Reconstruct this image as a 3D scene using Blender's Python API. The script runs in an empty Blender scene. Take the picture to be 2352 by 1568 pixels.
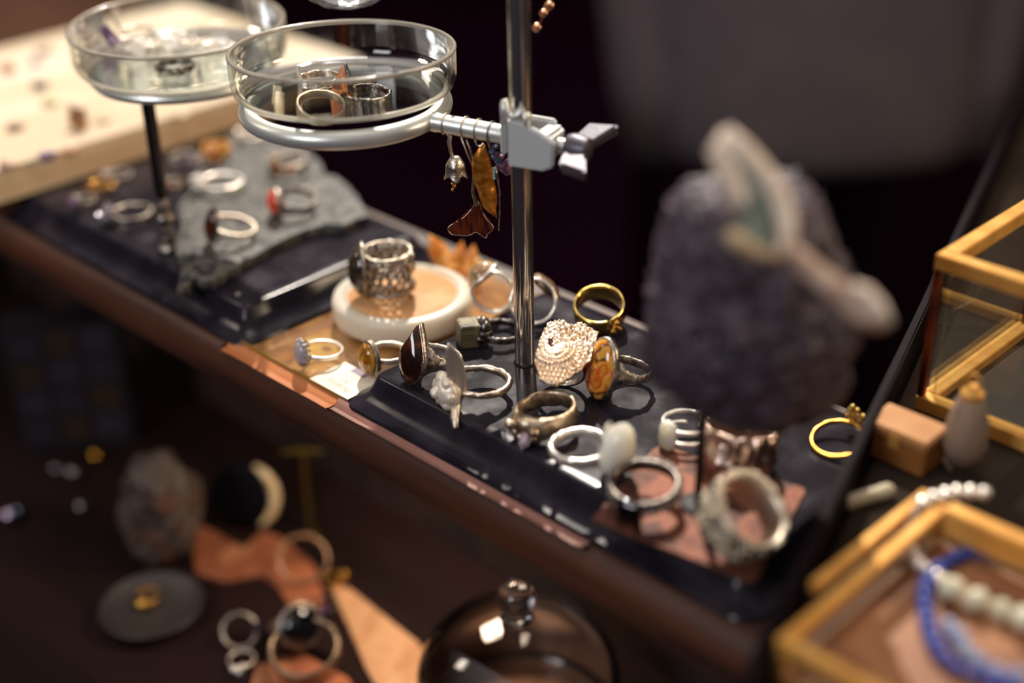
import bpy, bmesh, math, random
import numpy as np
from mathutils import Vector, Matrix, noise
random.seed(7)
SC = bpy.context.scene
COL = SC.collection
pi = math.pi
# ---------------------------------------------------------------- camera frame
FPX, CX, CY = 3267.0, 1176.0, 784.0
def _cam():
    p, r, th = math.radians(29), math.radians(-1.3), math.radians(45)
    F = np.array([0, math.cos(p), -math.sin(p)]); R = np.array([1., 0, 0]); U = np.cross(R, F)
    R, U = math.cos(r)*R+math.sin(r)*U, -math.sin(r)*R+math.cos(r)*U
    T = np.array([[math.cos(th), -math.sin(th), 0], [math.sin(th), math.cos(th), 0], [0, 0, 1]])
    return T@R, T@U, T@F
RV, UV, FV = _cam()
def ray(x, y): return FV+RV*(x-CX)/FPX-UV*(y-CY)/FPX
CAM = -.64*ray(1206, 832); CAM[2] += 1.015
def P(x, y, z):
    d = ray(x, y); return Vector(CAM+d*(z-CAM[2])/d[2])
def D(x, y, dep): return Vector(CAM+ray(x, y)*dep)
def proj(q):
    q = np.asarray(q, float)-CAM; z = q@FV
    return np.stack([CX+FPX*(q@RV)/z, CY-FPX*(q@UV)/z, z], -1)
YR = 44.4                      # world yaw of the photograph's rightward direction
LEFT, RIGHT, NEAR, AWAY = YR+180, YR, YR-90, YR+90
ZW, ZB, ZL = 1.0, 1.015, 0.80  # shelf top, stand base top, lower table top
# ---------------------------------------------------------------- mesh builder (millimetres)
def nz(p, s=1.0, seed=0):
    return noise.noise(Vector((p[0]*s+seed*7.3, p[1]*s-seed*3.1, p[2]*s+seed*1.7)))
class MB:
    def __init__(s): s.v = []; s.f = []
    def add(s, v, f):
        b = len(s.v); s.v += [tuple(map(float, q)) for q in v]; s.f += [tuple(i+b for i in q) for q in f]; return s
    def join(s, o): return s.add(o.v, o.f)
    def xf(s, M): s.v = [tuple(M@Vector(q)) for q in s.v]; return s
    def mv(s, x=0, y=0, z=0): return s.xf(Matrix.Translation((x, y, z)))
    def rot(s, a, ax): return s.xf(Matrix.Rotation(math.radians(a), 4, ax))
    def sc(s, x, y, z): return s.xf(Matrix.Diagonal((x, y, z, 1)))
    def jit(s, amp, sc=.3, seed=0):
        out = []
        for q in s.v:
            n = noise.noise_vector(Vector((q[0]*sc+seed*5.1, q[1]*sc+seed, q[2]*sc-seed*2.3)))
            out.append((q[0]+n.x*amp, q[1]+n.y*amp, q[2]+n.z*amp))
        s.v = out; return s
    def box(s, x0, y0, z0, x1, y1, z1):
        return s.add([(x0, y0, z0), (x1, y0, z0), (x1, y1, z0), (x0, y1, z0), (x0, y0, z1), (x1, y0, z1), (x1, y1, z1), (x0, y1, z1)],
                     [(0, 3, 2, 1), (4, 5, 6, 7), (0, 1, 5, 4), (1, 2, 6, 5), (2, 3, 7, 6), (3, 0, 4, 7)])
    def loops(s, L, closed=False, caps=True):
        n = len(L[0]); b = len(s.v)
        for l in L: s.v += [tuple(map(float, q)) for q in l]
        m = len(L)
        for i in range(m if closed else m-1):
            for j in range(n):
                a0, a1 = b+i*n, b+((i+1) % m)*n
                s.f.append((a0+j, a0+(j+1) % n, a1+(j+1) % n, a1+j))
        if caps and not closed:
            s.f.append(tuple(b+j for j in reversed(range(n)))); s.f.append(tuple(b+(m-1)*n+j for j in range(n)))
        return s
    def lathe(s, prof, seg=32, closed=False, caps=True):
        return s.loops([[(r*math.cos(2*pi*j/seg), r*math.sin(2*pi*j/seg), z) for j in range(seg)] for r, z in prof], closed, caps)
    def tube(s, pts, r, seg=8, closed=False, flat=1.0, up=None):
        pts = [Vector(p) for p in pts]; n = len(pts)
        rr = r if hasattr(r, '__len__') else [r]*n
        L = []; N = None
        for i in range(n):
            t = (pts[(i+1) % n]-pts[i-1]) if closed else (pts[min(i+1, n-1)]-pts[max(i-1, 0)])
            t.normalize()
            if N is None:
                N = Vector(up) if up else (Vector((0, 0, 1)) if abs(t.z) < .9 else Vector((1, 0, 0)))
            N = (N-t*N.dot(t)); N.normalize(); B = t.cross(N)
            L.append([pts[i]+(N*math.cos(2*pi*j/seg)*flat+B*math.sin(2*pi*j/seg))*rr[i] for j in range(seg)])
        return s.loops(L, closed)
    def ball(s, c, r, sub=2, amp=0, sc=.3, seed=0, facet=False):
        bm = bmesh.new(); bmesh.ops.create_icosphere(bm, subdivisions=sub, radius=1)
        r = r if hasattr(r, '__len__') else (r, r, r)
        vs = []
        for v in bm.verts:
            k = 1+amp*(nz(v.co, 1/sc*.5, seed)+.5*nz(v.co, 1/sc*1.2, seed+3)) if amp else 1
            vs.append((c[0]+v.co.x*r[0]*k, c[1]+v.co.y*r[1]*k, c[2]+v.co.z*r[2]*k))
        fs = [tuple(v.index for v in f.verts) for f in bm.faces]; bm.free()
        return s.add(vs, fs)
    def prism(s, out, z0, z1, inset=0):
        L = [[(x, y, z0) for x, y in out]]
        if inset:
            cx = sum(p[0] for p in out)/len(out); cy = sum(p[1] for p in out)/len(out)
            L.append([(x, y, z1-inset) for x, y in out])
            L.append([(x+(cx-x)*inset/max(1e-6, math.hypot(cx-x, cy-y)), y+(cy-y)*inset/max(1e-6, math.hypot(cx-x, cy-y)), z1) for x, y in out])
        else: L.append([(x, y, z1) for x, y in out])
        return s.loops(L)
    def dome(s, out, h, n=7, back=1.0, pw=.5):
        """solid cabochon: outline in the YZ plane, bulging towards +X"""
        L = [[(-back, y*.93, z*.93) for y, z in out], [(0, y, z) for y, z in out]]
        for i in range(1, n):
            k = math.cos(pi/2*i/n); L.append([(h*(1-k*k)**pw, y*k, z*k) for y, z in out])
        return s.loops(L)
def crystal(mb, base, tip, r, n=6, taper=.8, point=.3):
    a, b = Vector(base), Vector(tip); d = b-a; t = d.normalized()
    N = t.orthogonal().normalized(); B = t.cross(N); ph = random.random()*6
    L = []
    for k, q in ((0, 1), (1-point, taper), (1, .04)):
        L.append([a+d*k+(N*math.cos(ph+2*pi*j/n)+B*math.sin(ph+2*pi*j/n))*r*q for j in range(n)])
    return mb.loops(L)
def ellipse(a, b, n=28, e=1.0):
    o = []
    for i in range(n):
        t = 2*pi*i/n; c, s_ = math.cos(t), math.sin(t)
        o.append((a*math.copysign(abs(c)**e, c), b*math.copysign(abs(s_)**e, s_)))
    return o
def drop(a, b, k=.9, n=32):
    o = []
    for i in range(n):
        t = 2*pi*i/n; z = math.sin(t)
        w = 1-k*max(0, (z+.15))/1.15 if z > -.15 else 1
        o.append((a*math.cos(t)*(w**.7 if w > 0 else 0)*1.0, b*z))
    return o
def rrect(x0, y0, x1, y1, r, n=6):
    o = []
    for cx, cy, a in ((x1-r, y1-r, 0), (x0+r, y1-r, 90), (x0+r, y0+r, 180), (x1-r, y0+r, 270)):
        for i in range(n+1):
            t = math.radians(a+90*i/n); o.append((cx+r*math.cos(t), cy+r*math.sin(t)))
    return o
def band(r=9, w=2.5, t=1.4, n=56, m=10, amp=0, sc=.5, seed=0, wide=None, thick=None, gap=0, e=.7):
    """finger band, axis Z, rounded section w high and t deep; wide/thick(phi) scale it"""
    b = MB(); L = []
    for i in range(n+(1 if gap else 0)):
        ph = 2*pi*i/n if not gap else gap/2+(2*pi-gap)*i/n
        ww = w*(wide(ph) if wide else 1)/2; tt = t*(thick(ph) if thick else 1)
        l = []
        for j in range(m):
            a = 2*pi*j/m; c, s_ = math.cos(a), math.sin(a)
            c = math.copysign(abs(c)**e, c); s_ = math.copysign(abs(s_)**e, s_)
            rr = r+tt/2+c*tt/2; z = s_*ww
            if amp:
                q = (rr*math.cos(ph), rr*math.sin(ph), z)
                k = nz(q, sc, seed)*amp+nz(q, sc*2.3, seed+5)*amp*.5
                rr += k*(1 if c > -.2 else .25); z += k*.6
            l.append((rr*math.cos(ph), rr*math.sin(ph), z))
        L.append(l)
    return b.loops(L, closed=not gap)
def peak(ph0, wdt, k):
    def f(ph):
        d = (ph-ph0+pi) % (2*pi)-pi
        return 1+k*math.exp(-(d/wdt)**2)
    return f
# ---------------------------------------------------------------- objects
REG = {}
def _reg(o, pts):
    r = o
    while r.parent is not None: r = r.parent
    REG.setdefault(r.name, []).append((o, pts))
def obj(name, mb, m, parent=None, smooth=True, ang=40, label=None, kind=None, bevel=0, sub=0, unit=.001):
    me = bpy.data.meshes.new(name)
    pts = np.array(mb.v)*unit
    me.from_pydata(pts.tolist(), [], mb.f); me.validate()
    bm = bmesh.new(); bm.from_mesh(me); bmesh.ops.recalc_face_normals(bm, faces=bm.faces)
    if bevel: bmesh.ops.bevel(bm, geom=[e for e in bm.edges if len(e.link_faces) == 2 and e.calc_face_angle(0) > .6], offset=bevel*unit, segments=2, affect='EDGES')
    bm.to_mesh(me); bm.free()
    for q in (m if isinstance(m, (list, tuple)) else [m]): me.materials.append(q)
    if smooth:
        me.shade_smooth()
        if ang < 180:
            try: me.set_sharp_from_angle(angle=math.radians(ang))
            except Exception: pass
    o = bpy.data.objects.new(name, me); COL.objects.link(o)
    if parent is not None: o.parent = parent
    if label: o['label'] = label
    if kind: o['kind'] = kind
    if sub:
        md = o.modifiers.new('smooth', 'SUBSURF'); md.levels = md.render_levels = sub
    _reg(o, pts)
    return o
def tag(o, label, cat, group=None):
    o['label'] = label; o['category'] = cat
    if group: o['group'] = group
    return o
def thing(name, label, cat, loc=(0, 0, 0), yaw=0, group=None):
    o = bpy.data.objects.new(name, None); COL.objects.link(o); o.empty_display_size = .01
    o.location = loc; o.rotation_euler = (0, 0, math.radians(yaw))
    return tag(o, label, cat, group)
def facing(ex, ez):
    ez = Vector(ez).normalized(); ex = Vector(ex); ex = (ex-ez*ex.dot(ez)).normalized(); ey = ez.cross(ex)
    return Matrix((ex, ey, ez)).transposed()
def hd(a, up=0): return Vector((math.cos(math.radians(a))*math.cos(math.radians(up)), math.sin(math.radians(a))*math.cos(math.radians(up)), math.sin(math.radians(up))))
def pose(o, yaw=0, tilt=0, roll=0, spin=0):
    """yaw about Z last; tilt raises local +X; roll turns about local X; spin about local Z first"""
    M = Matrix.Rotation(math.radians(yaw), 3, 'Z')@Matrix.Rotation(math.radians(-tilt), 3, 'Y')@Matrix.Rotation(math.radians(roll), 3, 'X')@Matrix.Rotation(math.radians(spin), 3, 'Z')
    o.rotation_euler = M.to_euler()
def wpts(o):
    M = Matrix.LocRotScale(o.location, o.rotation_euler, o.scale)
    A = np.array(M)
    p = np.concatenate([q for _, q in REG[o.name]]) if o.name in REG else np.zeros((1, 3))
    return p@A[:3, :3].T+A[:3, 3]
def fit(o, bb, z, scale=True, lo=.6, hi=1.7, sink=0.0):
    """stand a thing on height z where the photograph shows it, at the size it shows"""
    for it in range(6):
        w = wpts(o); o.location.z += z-sink-w[:, 2].min()
        w = wpts(o); s = proj(w); x0, y0, x1, y1 = s[:, 0].min(), s[:, 1].min(), s[:, 0].max(), s[:, 1].max()
        if scale and it < 4:
            k = math.sqrt(((bb[2]-bb[0])*(bb[3]-bb[1]))/((x1-x0)*(y1-y0)))
            k = max(lo/o.scale.x, min(hi/o.scale.x, k)); o.scale = o.scale*k
            continue
        zc = (w[:, 2].min()+w[:, 2].max())/2
        d = P((bb[0]+bb[2])/2, (bb[1]+bb[3])/2, zc)-P((x0+x1)/2, (y0+y1)/2, zc)
        o.location.x += d.x; o.location.y += d.y
    return o
# ---------------------------------------------------------------- materials
def srgb(c):
    if isinstance(c, str):
        c = [int(c[i:i+2], 16)/255 for i in (0, 2, 4)]
    return tuple(x/12.92 if x <= .04045 else ((x+.055)/1.055)**2.4 for x in c)
def mat(name, c, metal=0, rough=.5, c2=None, ns=200, nd=3, lo=.4, hi=.6, bump=0, bs=600, trans=0, ior=1.45, coat=0, sss=0, spec=.5, dist=(1, 1, 1), r2=None, sssr=.003, bd=.0004):
    m = bpy.data.materials.new(name); m.use_nodes = True; N = m.node_tree.nodes; Lk = m.node_tree.links
    b = N['Principled BSDF']
    c = srgb(c); b.inputs['Base Color'].default_value = (*c, 1)
    b.inputs['Metallic'].default_value = metal; b.inputs['Roughness'].default_value = rough
    b.inputs['IOR'].default_value = ior; b.inputs['Transmission Weight'].default_value = trans
    b.inputs['Coat Weight'].default_value = coat; b.inputs['Coat Roughness'].default_value = .06
    b.inputs['Specular IOR Level'].default_value = spec
    if sss:
        b.inputs['Subsurface Weight'].default_value = sss; b.inputs['Subsurface Radius'].default_value = (1, .6, .4); b.inputs['Subsurface Scale'].default_value = sssr
    tc = N.new('ShaderNodeTexCoord'); mp = N.new('ShaderNodeMapping'); mp.inputs['Scale'].default_value = dist
    Lk.new(tc.outputs['Object'], mp.inputs['Vector'])
    if c2 is not None:
        t = N.new('ShaderNodeTexNoise'); t.inputs['Scale'].default_value = ns; t.inputs['Detail'].default_value = nd
        Lk.new(mp.outputs[0], t.inputs['Vector'])
        rp = N.new('ShaderNodeValToRGB'); e = rp.color_ramp.elements
        e[0].position = lo; e[1].position = hi; e[0].color = (*c, 1)
        cs = c2 if isinstance(c2, (list, tuple)) and not isinstance(c2[0], float) else [c2]
        e[1].color = (*srgb(cs[-1]), 1)
        for i, q in enumerate(cs[:-1]):
            n_ = e.new(lo+(hi-lo)*(i+1)/len(cs)); n_.color = (*srgb(q), 1)
        Lk.new(t.outputs['Fac'], rp.inputs[0]); Lk.new(rp.outputs[0], b.inputs['Base Color'])
        if r2 is not None:
            mr = N.new('ShaderNodeMapRange'); mr.inputs[1].default_value = lo; mr.inputs[2].default_value = hi
            mr.inputs[3].default_value = rough; mr.inputs[4].default_value = r2
            Lk.new(t.outputs['Fac'], mr.inputs[0]); Lk.new(mr.outputs[0], b.inputs['Roughness'])
    if bump:
        t = N.new('ShaderNodeTexNoise'); t.inputs['Scale'].default_value = bs; t.inputs['Detail'].default_value = 4
        Lk.new(mp.outputs[0], t.inputs['Vector'])
        bp = N.new('ShaderNodeBump'); bp.inputs['Strength'].default_value = bump; bp.inputs['Distance'].default_value = bd
        Lk.new(t.outputs['Fac'], bp.inputs['Height']); Lk.new(bp.outputs[0], b.inputs['Normal'])
    return m
def thin_glass(name, tint=(.97, .98, .96), k=1.0, ior=1.45, base=0.0):
    m = bpy.data.materials.new(name); m.use_nodes = True; N = m.node_tree.nodes; Lk = m.node_tree.links
    N.remove(N['Principled BSDF']); out = N['Material Output']
    tr = N.new('ShaderNodeBsdfTransparent'); tr.inputs[0].default_value = (*tint, 1)
    gl = N.new('ShaderNodeBsdfGlossy'); gl.inputs['Roughness'].default_value = .02; gl.inputs[0].default_value = (1, 1, 1, 1)
    fr = N.new('ShaderNodeFresnel'); fr.inputs[0].default_value = ior
    mt = N.new('ShaderNodeMath'); mt.operation = 'MULTIPLY_ADD'; mt.inputs[1].default_value = k; mt.inputs[2].default_value = base; mt.use_clamp = True
    mx = N.new('ShaderNodeMixShader')
    Lk.new(fr.outputs[0], mt.inputs[0]); Lk.new(mt.outputs[0], mx.inputs[0]); Lk.new(tr.outputs[0], mx.inputs[1]); Lk.new(gl.outputs[0], mx.inputs[2]); Lk.new(mx.outputs[0], out.inputs[0])
    return m
SILVER = mat('silver', 'f4eadc', .85, .34, bump=.5, bs=700)
SILVER_P = mat('silver polished', 'fff8ec', .78, .3, bump=.15, bs=300)
SILVER_M = mat('silver satin', 'ddd0bd', 1, .42, bump=.4, bs=1500)
SILVER_D = mat('silver oxidised', '8d8278', 1, .36, c2='d8cdbd', ns=420, lo=.42, hi=.66, bump=.8, bs=800)
SILVER_B = mat('blackened silver', '57514d', 1, .3, c2='a59d95', ns=500, lo=.45, hi=.7, bump=.6, bs=900)
ROSE = mat('rose silver', 'f2d8bc', 1, .36, bump=.7, bs=1500)
BRONZE = mat('beige bronze', 'a89078', 1, .4, c2='d9c6ac', ns=300, lo=.4, hi=.65, bump=.7, bs=700)
GOLD = mat('gold', 'e6c471', 1, .2, bump=.25, bs=500)
GOLD_D = mat('gold warm', 'd9a24b', 1, .28, bump=.3, bs=700)
BRASS = mat('brass strip', 'ecb460', .35, .42, c2='dda04c', ns=90, bump=.25, bs=400)
COPPER = mat('copper', '5a3427', .45, .6, c2=['7a4834', '40241c'], ns=40, bump=.25, bs=500)
COPPER_D = mat('dark copper', '94472a', .75, .42, c2='4e221d', ns=160, lo=.35, hi=.65, bump=.9, bs=500, dist=(3, 1, .6))
STEEL = mat('rod steel', 'cfc8c1', .95, .14, bump=.06, bs=200, dist=(1, 1, .05))
ALU = mat('painted white metal', 'dfe2dc', .6, .36, bump=.12, bs=900)
ALU_G = mat('grey cast metal', 'ccd0d0', .2, .42, bump=.15, bs=600)
NUT = mat('dark wing nut metal', '55525a', .6, .42, bump=.2, bs=500)
BLACK = mat('black enamel', '1e1b22', 0, .17, c2='2f2a32', ns=55, lo=.45, hi=.75, bump=.05, bs=900, r2=.27, spec=.22)
WOOD = mat('dark red wood', '2a1712', 0, .5, c2=['472819', '5a3322'], ns=70, lo=.3, hi=.7, bump=.35, bs=300, dist=(.08, 1, 1), nd=6)
WOOD_SUN = mat('sunlit shelf wood', '8a4c2c', 0, .55, spec=.2, c2=['bd774a', 'a8653e'], ns=70, lo=.3, hi=.7, bump=.3, bs=300, dist=(.08, 1, 1), nd=6)  # lighter copy of the shelf wood, sunlight put into the colour
DARK = mat('dark stall board', '1a1316', 0, .7, c2='241a1a', ns=8)
GLASS = mat('clear glass', 'ffffff', 0, .0, trans=1, ior=1.46)
THIN = thin_glass('thin clear glass', k=.55, base=.0)
RIM = mat('ground glass rim', 'e2d8c8', 0, .22, trans=.62, ior=1.4, coat=.3)
THIN_J = thin_glass('cloche glass', (.96, .965, .95), k=1.1, base=.012)
FROST = mat('frosted glass', 'fbe8d4', 0, .4, trans=.35, ior=1.35, sss=.7, sssr=.012)
# ================================================================ setting
def struct(name, mb, m, unit=1.0, **k):
    o = obj(name, mb, m, unit=unit, smooth=False, **k); o['kind'] = 'structure'; return o
struct('floor', MB().box(-4.2, -2.5, -.05, 1.6, 4.2, 0), mat('dark floor', '220b1a', 0, .9, spec=0, c2='260d1e', ns=3))
struct('wall_back', MB().box(-4.2, 4.2, 0, 1.6, 4.3, 3.0), mat('dark back wall', '220b1a', 0, .9, spec=0, c2='260d1e', ns=2))
struct('wall_left', MB().box(-4.3, -2.5, 0, -4.2, 4.3, 3.0), mat('dark side wall', '220b1a', 0, .9, spec=0, c2='260d1e', ns=2))
# ================================================================ shelf and lower table
t = thing('display_shelf', 'dark red-brown wooden shelf board with a worn front edge, carrying both black metal bases', 'shelf', (0, 0, 0))
def plank(x0, x1, y0, y1, z0, z1, nx=90):
    b = MB(); L = []
    for i in range(nx+1):
        x = x0+(x1-x0)*i/nx
        w = lambda k: nz((x*18, k, 0), 1, 3)*.0006+nz((x*70, k, 5), 1, 4)*.0003
        L.append([(x, y0+w(0), z0), (x, y0-.001+w(1), (z0+z1)/2), (x, y0+.0015+w(2)*1.5, z1-.0035+w(3)*1.2), (x, y0+.006+w(4), z1), (x, y1, z1), (x, y1, z0)])
    return b.loops(L)
obj('board', plank(-.75, .46, -.0705, .085, .9785, 1.0), WOOD, t, unit=1, ang=50)
obj('shade_panel', MB().box(-.74, .073, ZL, .45, .083, .9785), mat('shade panel wood', '352019', 0, .7, c2='22140f', ns=20), t, unit=1, smooth=False)  # panel added to keep the sun off the lower table
o = obj('veneer_strip', plank(-.055, .097, -.0700, -.058, .9995, 1.0022, 40), mat('worn pink veneer', '8f6458', 0, .6, c2='7d5142', ns=120, dist=(.1, 1, 1), bump=.3, bs=300), t, unit=1, ang=50, label='worn pinkish strip of veneer along the front edge, broken off at its right end')
obj('sunlit_strip', plank(-.1375, -.0555, -.0706, -.0627, .9992, 1.0012, 30), WOOD_SUN, t, unit=1, ang=50, label='worn shelf wood in front of the glass plate, painted lighter as if sunlit')  # sunlit front of the shelf top, painted as a brighter strip
for x in (-.70, .42):
    obj('support', MB().box(x-.02, -.02, ZL, x+.02, .06, .9785), DARK, t, unit=1, smooth=False)
t = thing('lower_table', 'dark brown table below the shelf, holding the glass cloche and copper sheets', 'table', (0, 0, 0))
obj('tabletop', MB().box(-1.25, -.34, ZL-.03, .62, .2, ZL), mat('dark table top', '1a100e', 0, .7, spec=.08, c2='231514', ns=20, bump=.1, bs=100, dist=(.2, 1, 1)), t, unit=1, smooth=False)
for x in (-1.18, .55):
    for y in (-.28, .14): obj('leg', MB().box(x-.03, y-.03, 0, x+.03, y+.03, ZL-.03), DARK, t, unit=1, smooth=False)
# ================================================================ black cast bases
def base_plate(x0, x1, y0, y1, h=15, flare=12):
    b = MB(); L = []; per = None
    def loop(off, z, r):
        o = rrect(x0-off, y0-off, x1+off, y1+off, r+off*.5, 5); q = []
        m = len(o)
        for i in range(m):                    # subdivide the straight runs
            p, n_ = o[i], o[(i+1) % m]; k = 14 if math.hypot(p[0]-n_[0], p[1]-n_[1]) > 30 else 1
            for j in range(k): q.append((p[0]+(n_[0]-p[0])*j/k, p[1]+(n_[1]-p[1])*j/k))
        out = []
        for x, y in q:
            zz = z
            if z == 0:
                d = min(math.hypot(x-a, y-c) for a in (x0-off, x1+off) for c in (y0-off, y1+off))
                zz = 3.2*min(1, max(0, (d-16)/14))**1.0
            out.append((x, y, zz))
        return out
    for off, z, r in ((-14, h, 12), (-6, h, 7), (-1.2, h, 4), (-.2, h-.35, 4), (.5, h-1.2, 4), (2.2, h-5, 4), (4.5, h-9, 4), (8.5, 3.6, 4), (flare, 2.2, 4), (flare+.6, 1.2, 4), (flare, 0, 4), (flare-3, 0, 4)):
        L.append(loop(off, z, r))
    return b.loops(L)
st = thing('retort_stand', 'black cast base plate with one upright steel rod, at the centre', 'stand', (0, 0, ZW))
obj('base', base_plate(-42, 160, -53, 60), BLACK, st, ang=35)
obj('rod', MB().lathe([(4.5, 14.9), (4.5, 290), (4.1, 291)], 32), STEEL, st, ang=50, label='polished steel rod')
obj('rod_collar', MB().lathe([(5.2, 14.5), (5.2, 15.4), (4.6, 15.9)], 28), BLACK, st)
s1 = thing('base_plate', 'black cast base plate under the grey slate, left of the frosted glass disc', 'stand base', (0, 0, ZW))
obj('plate', base_plate(-352, -138, -53, 60), BLACK, s1, ang=35)
for x, y in ((-152, -47), ):
    obj('screw', MB().ball((x, y, 15.2), (1.6, 1.6, .9), 2), SILVER_D, s1)
# ================================================================ glass dishes
def dish(name, label, R, H, loc, yaw=0, tilt=0, axis_yaw=NEAR):
    d = thing(name, label, 'glass dish', loc)
    M = Matrix.Rotation(math.radians(axis_yaw), 3, 'Z')@Matrix.Rotation(math.radians(-tilt), 3, 'Y'); d.rotation_euler = M.to_euler()
    w = 1.6
    obj('bowl', MB().lathe([(.5, 0), (R-7, 0), (R-3.2, .8), (R-1.0, 3), (R-.2, 6), (R, 9), (R, H-1)] , 96, caps=False), THIN, d, ang=180)
    obj('inner_wall', MB().lathe([(.5, w), (R-7, w), (R-4, w+.9), (R-2.4, 4), (R-1.8, 7), (R-w, H-1)], 96, caps=False), THIN, d, ang=180)
    obj('rim', MB().tube([((R-w/2)*math.cos(2*pi*i/96), (R-w/2)*math.sin(2*pi*i/96), H-.8) for i in range(96)], 1.05, 10, True), RIM, d, ang=180)
    obj('foot_ring', MB().tube([((R-5)*math.cos(2*pi*i/96), (R-5)*math.sin(2*pi*i/96), 1.0) for i in range(96)], 1.2, 8, True), RIM, d, ang=180)
    return d
RC = Vector((-.0856, -.0225, 1.122))            # centre of the support ring
AD = Vector((.0856, .0225, 0)).normalized(); AY = math.degrees(math.atan2(AD.y, AD.x))
dish2 = dish('glass_dish', 'round clear glass dish with three rings, resting on the white metal ring arm', 49.5, 19.5, RC+Vector((0, 0, .0064)), tilt=2.2)
rs = thing('ring_support', 'white metal support ring with a short arm clamped to the steel rod', 'clamp ring', RC, AY)
obj('ring', MB().tube([(43*math.cos(2*pi*i/72), 43*math.sin(2*pi*i/72), 0) for i in range(72)], 4.1, 16, True).rot(0, 'X'), ALU, rs, ang=180)
dl = (Vector((.0, .0, 1.122))-RC).length*1000
obj('arm', MB().tube([(44, 0, 0), (47.5, 0, 0), (48, 0, 0), (dl-6, 0, 0)], [4.2, 4.3, 4.0, 4.0], 20), ALU, rs, ang=60)
cl = MB()
# bosshead: cheek plate beside the rod, bridge, hook over the rod
for out, y0, y1 in (([(-2, -10), (14, -9.5), (19, -7), (19.5, 4), (12, 7.5), (3, 10), (-2, 10.5)], -8.2, -5.2),):
    cl.loops([[(dl+x, y0, z) for x, z in out], [(dl+x, y1, z) for x, z in out]])
cheek = cl
obj('clamp_cheek', cheek, ALU_G, rs, smooth=True, ang=30, bevel=.8)
obj('clamp_jaw', MB().box(dl-7.5, -5, -7, dl-5, 7, 8), ALU_G, rs, smooth=True, ang=30, bevel=.9)
obj('clamp_back', MB().box(dl-8, 5.2, -8, dl+13, 8, 8), ALU_G, rs, smooth=True, ang=30, bevel=.9)
obj('clamp_bridge', MB().box(dl+9, -7, -6, dl+17, 7.5, 6), ALU_G, rs, smooth=True, ang=30, bevel=1.5)
obj('hook', MB().tube([(dl-4, -6.6, 8), (dl-4, -6.8, 16), (dl-3.6, -6.8, 18), (dl-3, -6.6, 13), (dl+1, -6.6, 11), (dl+5, -6.9, 15.5), (dl+6.5, -6.6, 14), (dl+6.5, -6.6, 7)], 1.6, 8), ALU, rs, ang=180)
obj('thumb_screw', MB().lathe([(3, 0), (3, 9), (2.6, 9.4)], 18).rot(90, 'Y').mv(dl+15, 0, 0), ALU, rs)
wn = MB().lathe([(5.2, 0), (6, 3), (5, 9), (3, 10)], 20).rot(90, 'Y').mv(dl+22, 0, 0)
wnut = obj('wing_nut', wn, NUT, rs)
for s_ in (1, -1):
    obj('wing', MB().loops([[(dl+22, -2.2, 2*s_), (dl+22, 2.2, 2*s_), (dl+31, 2.2, 2*s_), (dl+31, -2.2, 2*s_)],
                            [(dl+25, -2.8, 14*s_), (dl+25, 2.8, 14*s_), (dl+38, 2.8, 16*s_), (dl+38, -2.8, 16*s_)]]).rot(-72, 'X'), NUT, wnut, smooth=True, ang=30, bevel=.9)
# second, short pedestal with the larger dish
F1 = Vector((-.221, -.041, ZB)); C1 = Vector((-.2205, -.0185, 1.0)); PH = 90.0
ps = thing('pedestal_stand', 'short dark pedestal with a round metal plate under the left glass dish', 'stand', F1)
obj('stem', MB().lathe([(3, 30), (3.4, 34), (3.4, PH)], 24), mat('dark steel stem', '4f4a4d', .9, .3), ps)
obj('turned_foot', MB().lathe([(5, 0), (6, 1), (5.5, 3), (2.6, 4.2), (4.2, 6.4), (4.4, 8), (2.6, 10.4), (3.6, 12), (3.8, 13.4), (2.4, 15.2), (5, 18), (5.2, 20), (2.6, 22.6), (3.8, 25), (4, 27), (2.6, 29.4), (3, 31)], 24), SILVER_D, ps, ang=180, label='silvery turned foot of stacked knobs')
off = (C1-F1)*1000
obj('plate', MB().lathe([(42, PH-.5), (45, PH+.5), (46.5, PH+3), (45.5, PH+5.5), (43, PH+6.4), (40, PH+6.2), (38.5, PH+3)], 72).mv(off.x, off.y, 0), ALU, ps)
dish1 = dish('glass_dish', 'clear glass dish heaped with bright silver jewellery, on the left pedestal', 53.5, 20.5, Vector((C1.x, C1.y, ZB+PH*.001+.0072)), tilt=-1.0)
# small watch glass at the top edge, in a clip on the rod
WC = D(800, -12, .60)
wg = thing('glass_bowl', 'small round-bottomed glass bowl at the top edge, held above the three-ring dish', 'glass bowl', WC)
obj('bowl', MB().lathe([(.3, -5.2), (6, -4.7), (12, -3.0), (17, 0), (20, 5), (21, 12), (21, 30)], 64, caps=False), THIN, wg, ang=180)
obj('inner_wall', MB().lathe([(.3, -3.8), (6, -3.4), (11.5, -1.8), (16, .8), (18.7, 5.4), (19.6, 12), (19.6, 30)], 64, caps=False), thin_glass('bowl inner glass', (.9, .92, .9), 1.3, base=.06), wg, ang=180)
obj('rim', MB().tube([(20.3*math.cos(2*pi*i/48), 20.3*math.sin(2*pi*i/48), 30) for i in range(48)], 1.1, 8, True), GLASS, wg, ang=180)
wc = thing('bowl_clip', 'steel ring clip on the rod holding the small glass bowl above the frame', 'clip', (0, 0, WC.z+.02))
v = (WC-Vector((0, 0, WC.z)))*1000
obj('clip_ring', MB().tube([(v.x+22.5*math.cos(2*pi*i/48), v.y+22.5*math.sin(2*pi*i/48), 0) for i in range(48)], 1.3, 8, True), ALU, wc)
u = v.normalized(); e_ = v-u*22.5
obj('clip_arm', MB().tube([u*4, e_], 2.2, 10), ALU, wc)
obj('clip_collar', MB().lathe([(4.6, -5), (7, -5), (7, 5), (4.6, 5)], 24, closed=True), ALU_G, wc)
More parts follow.
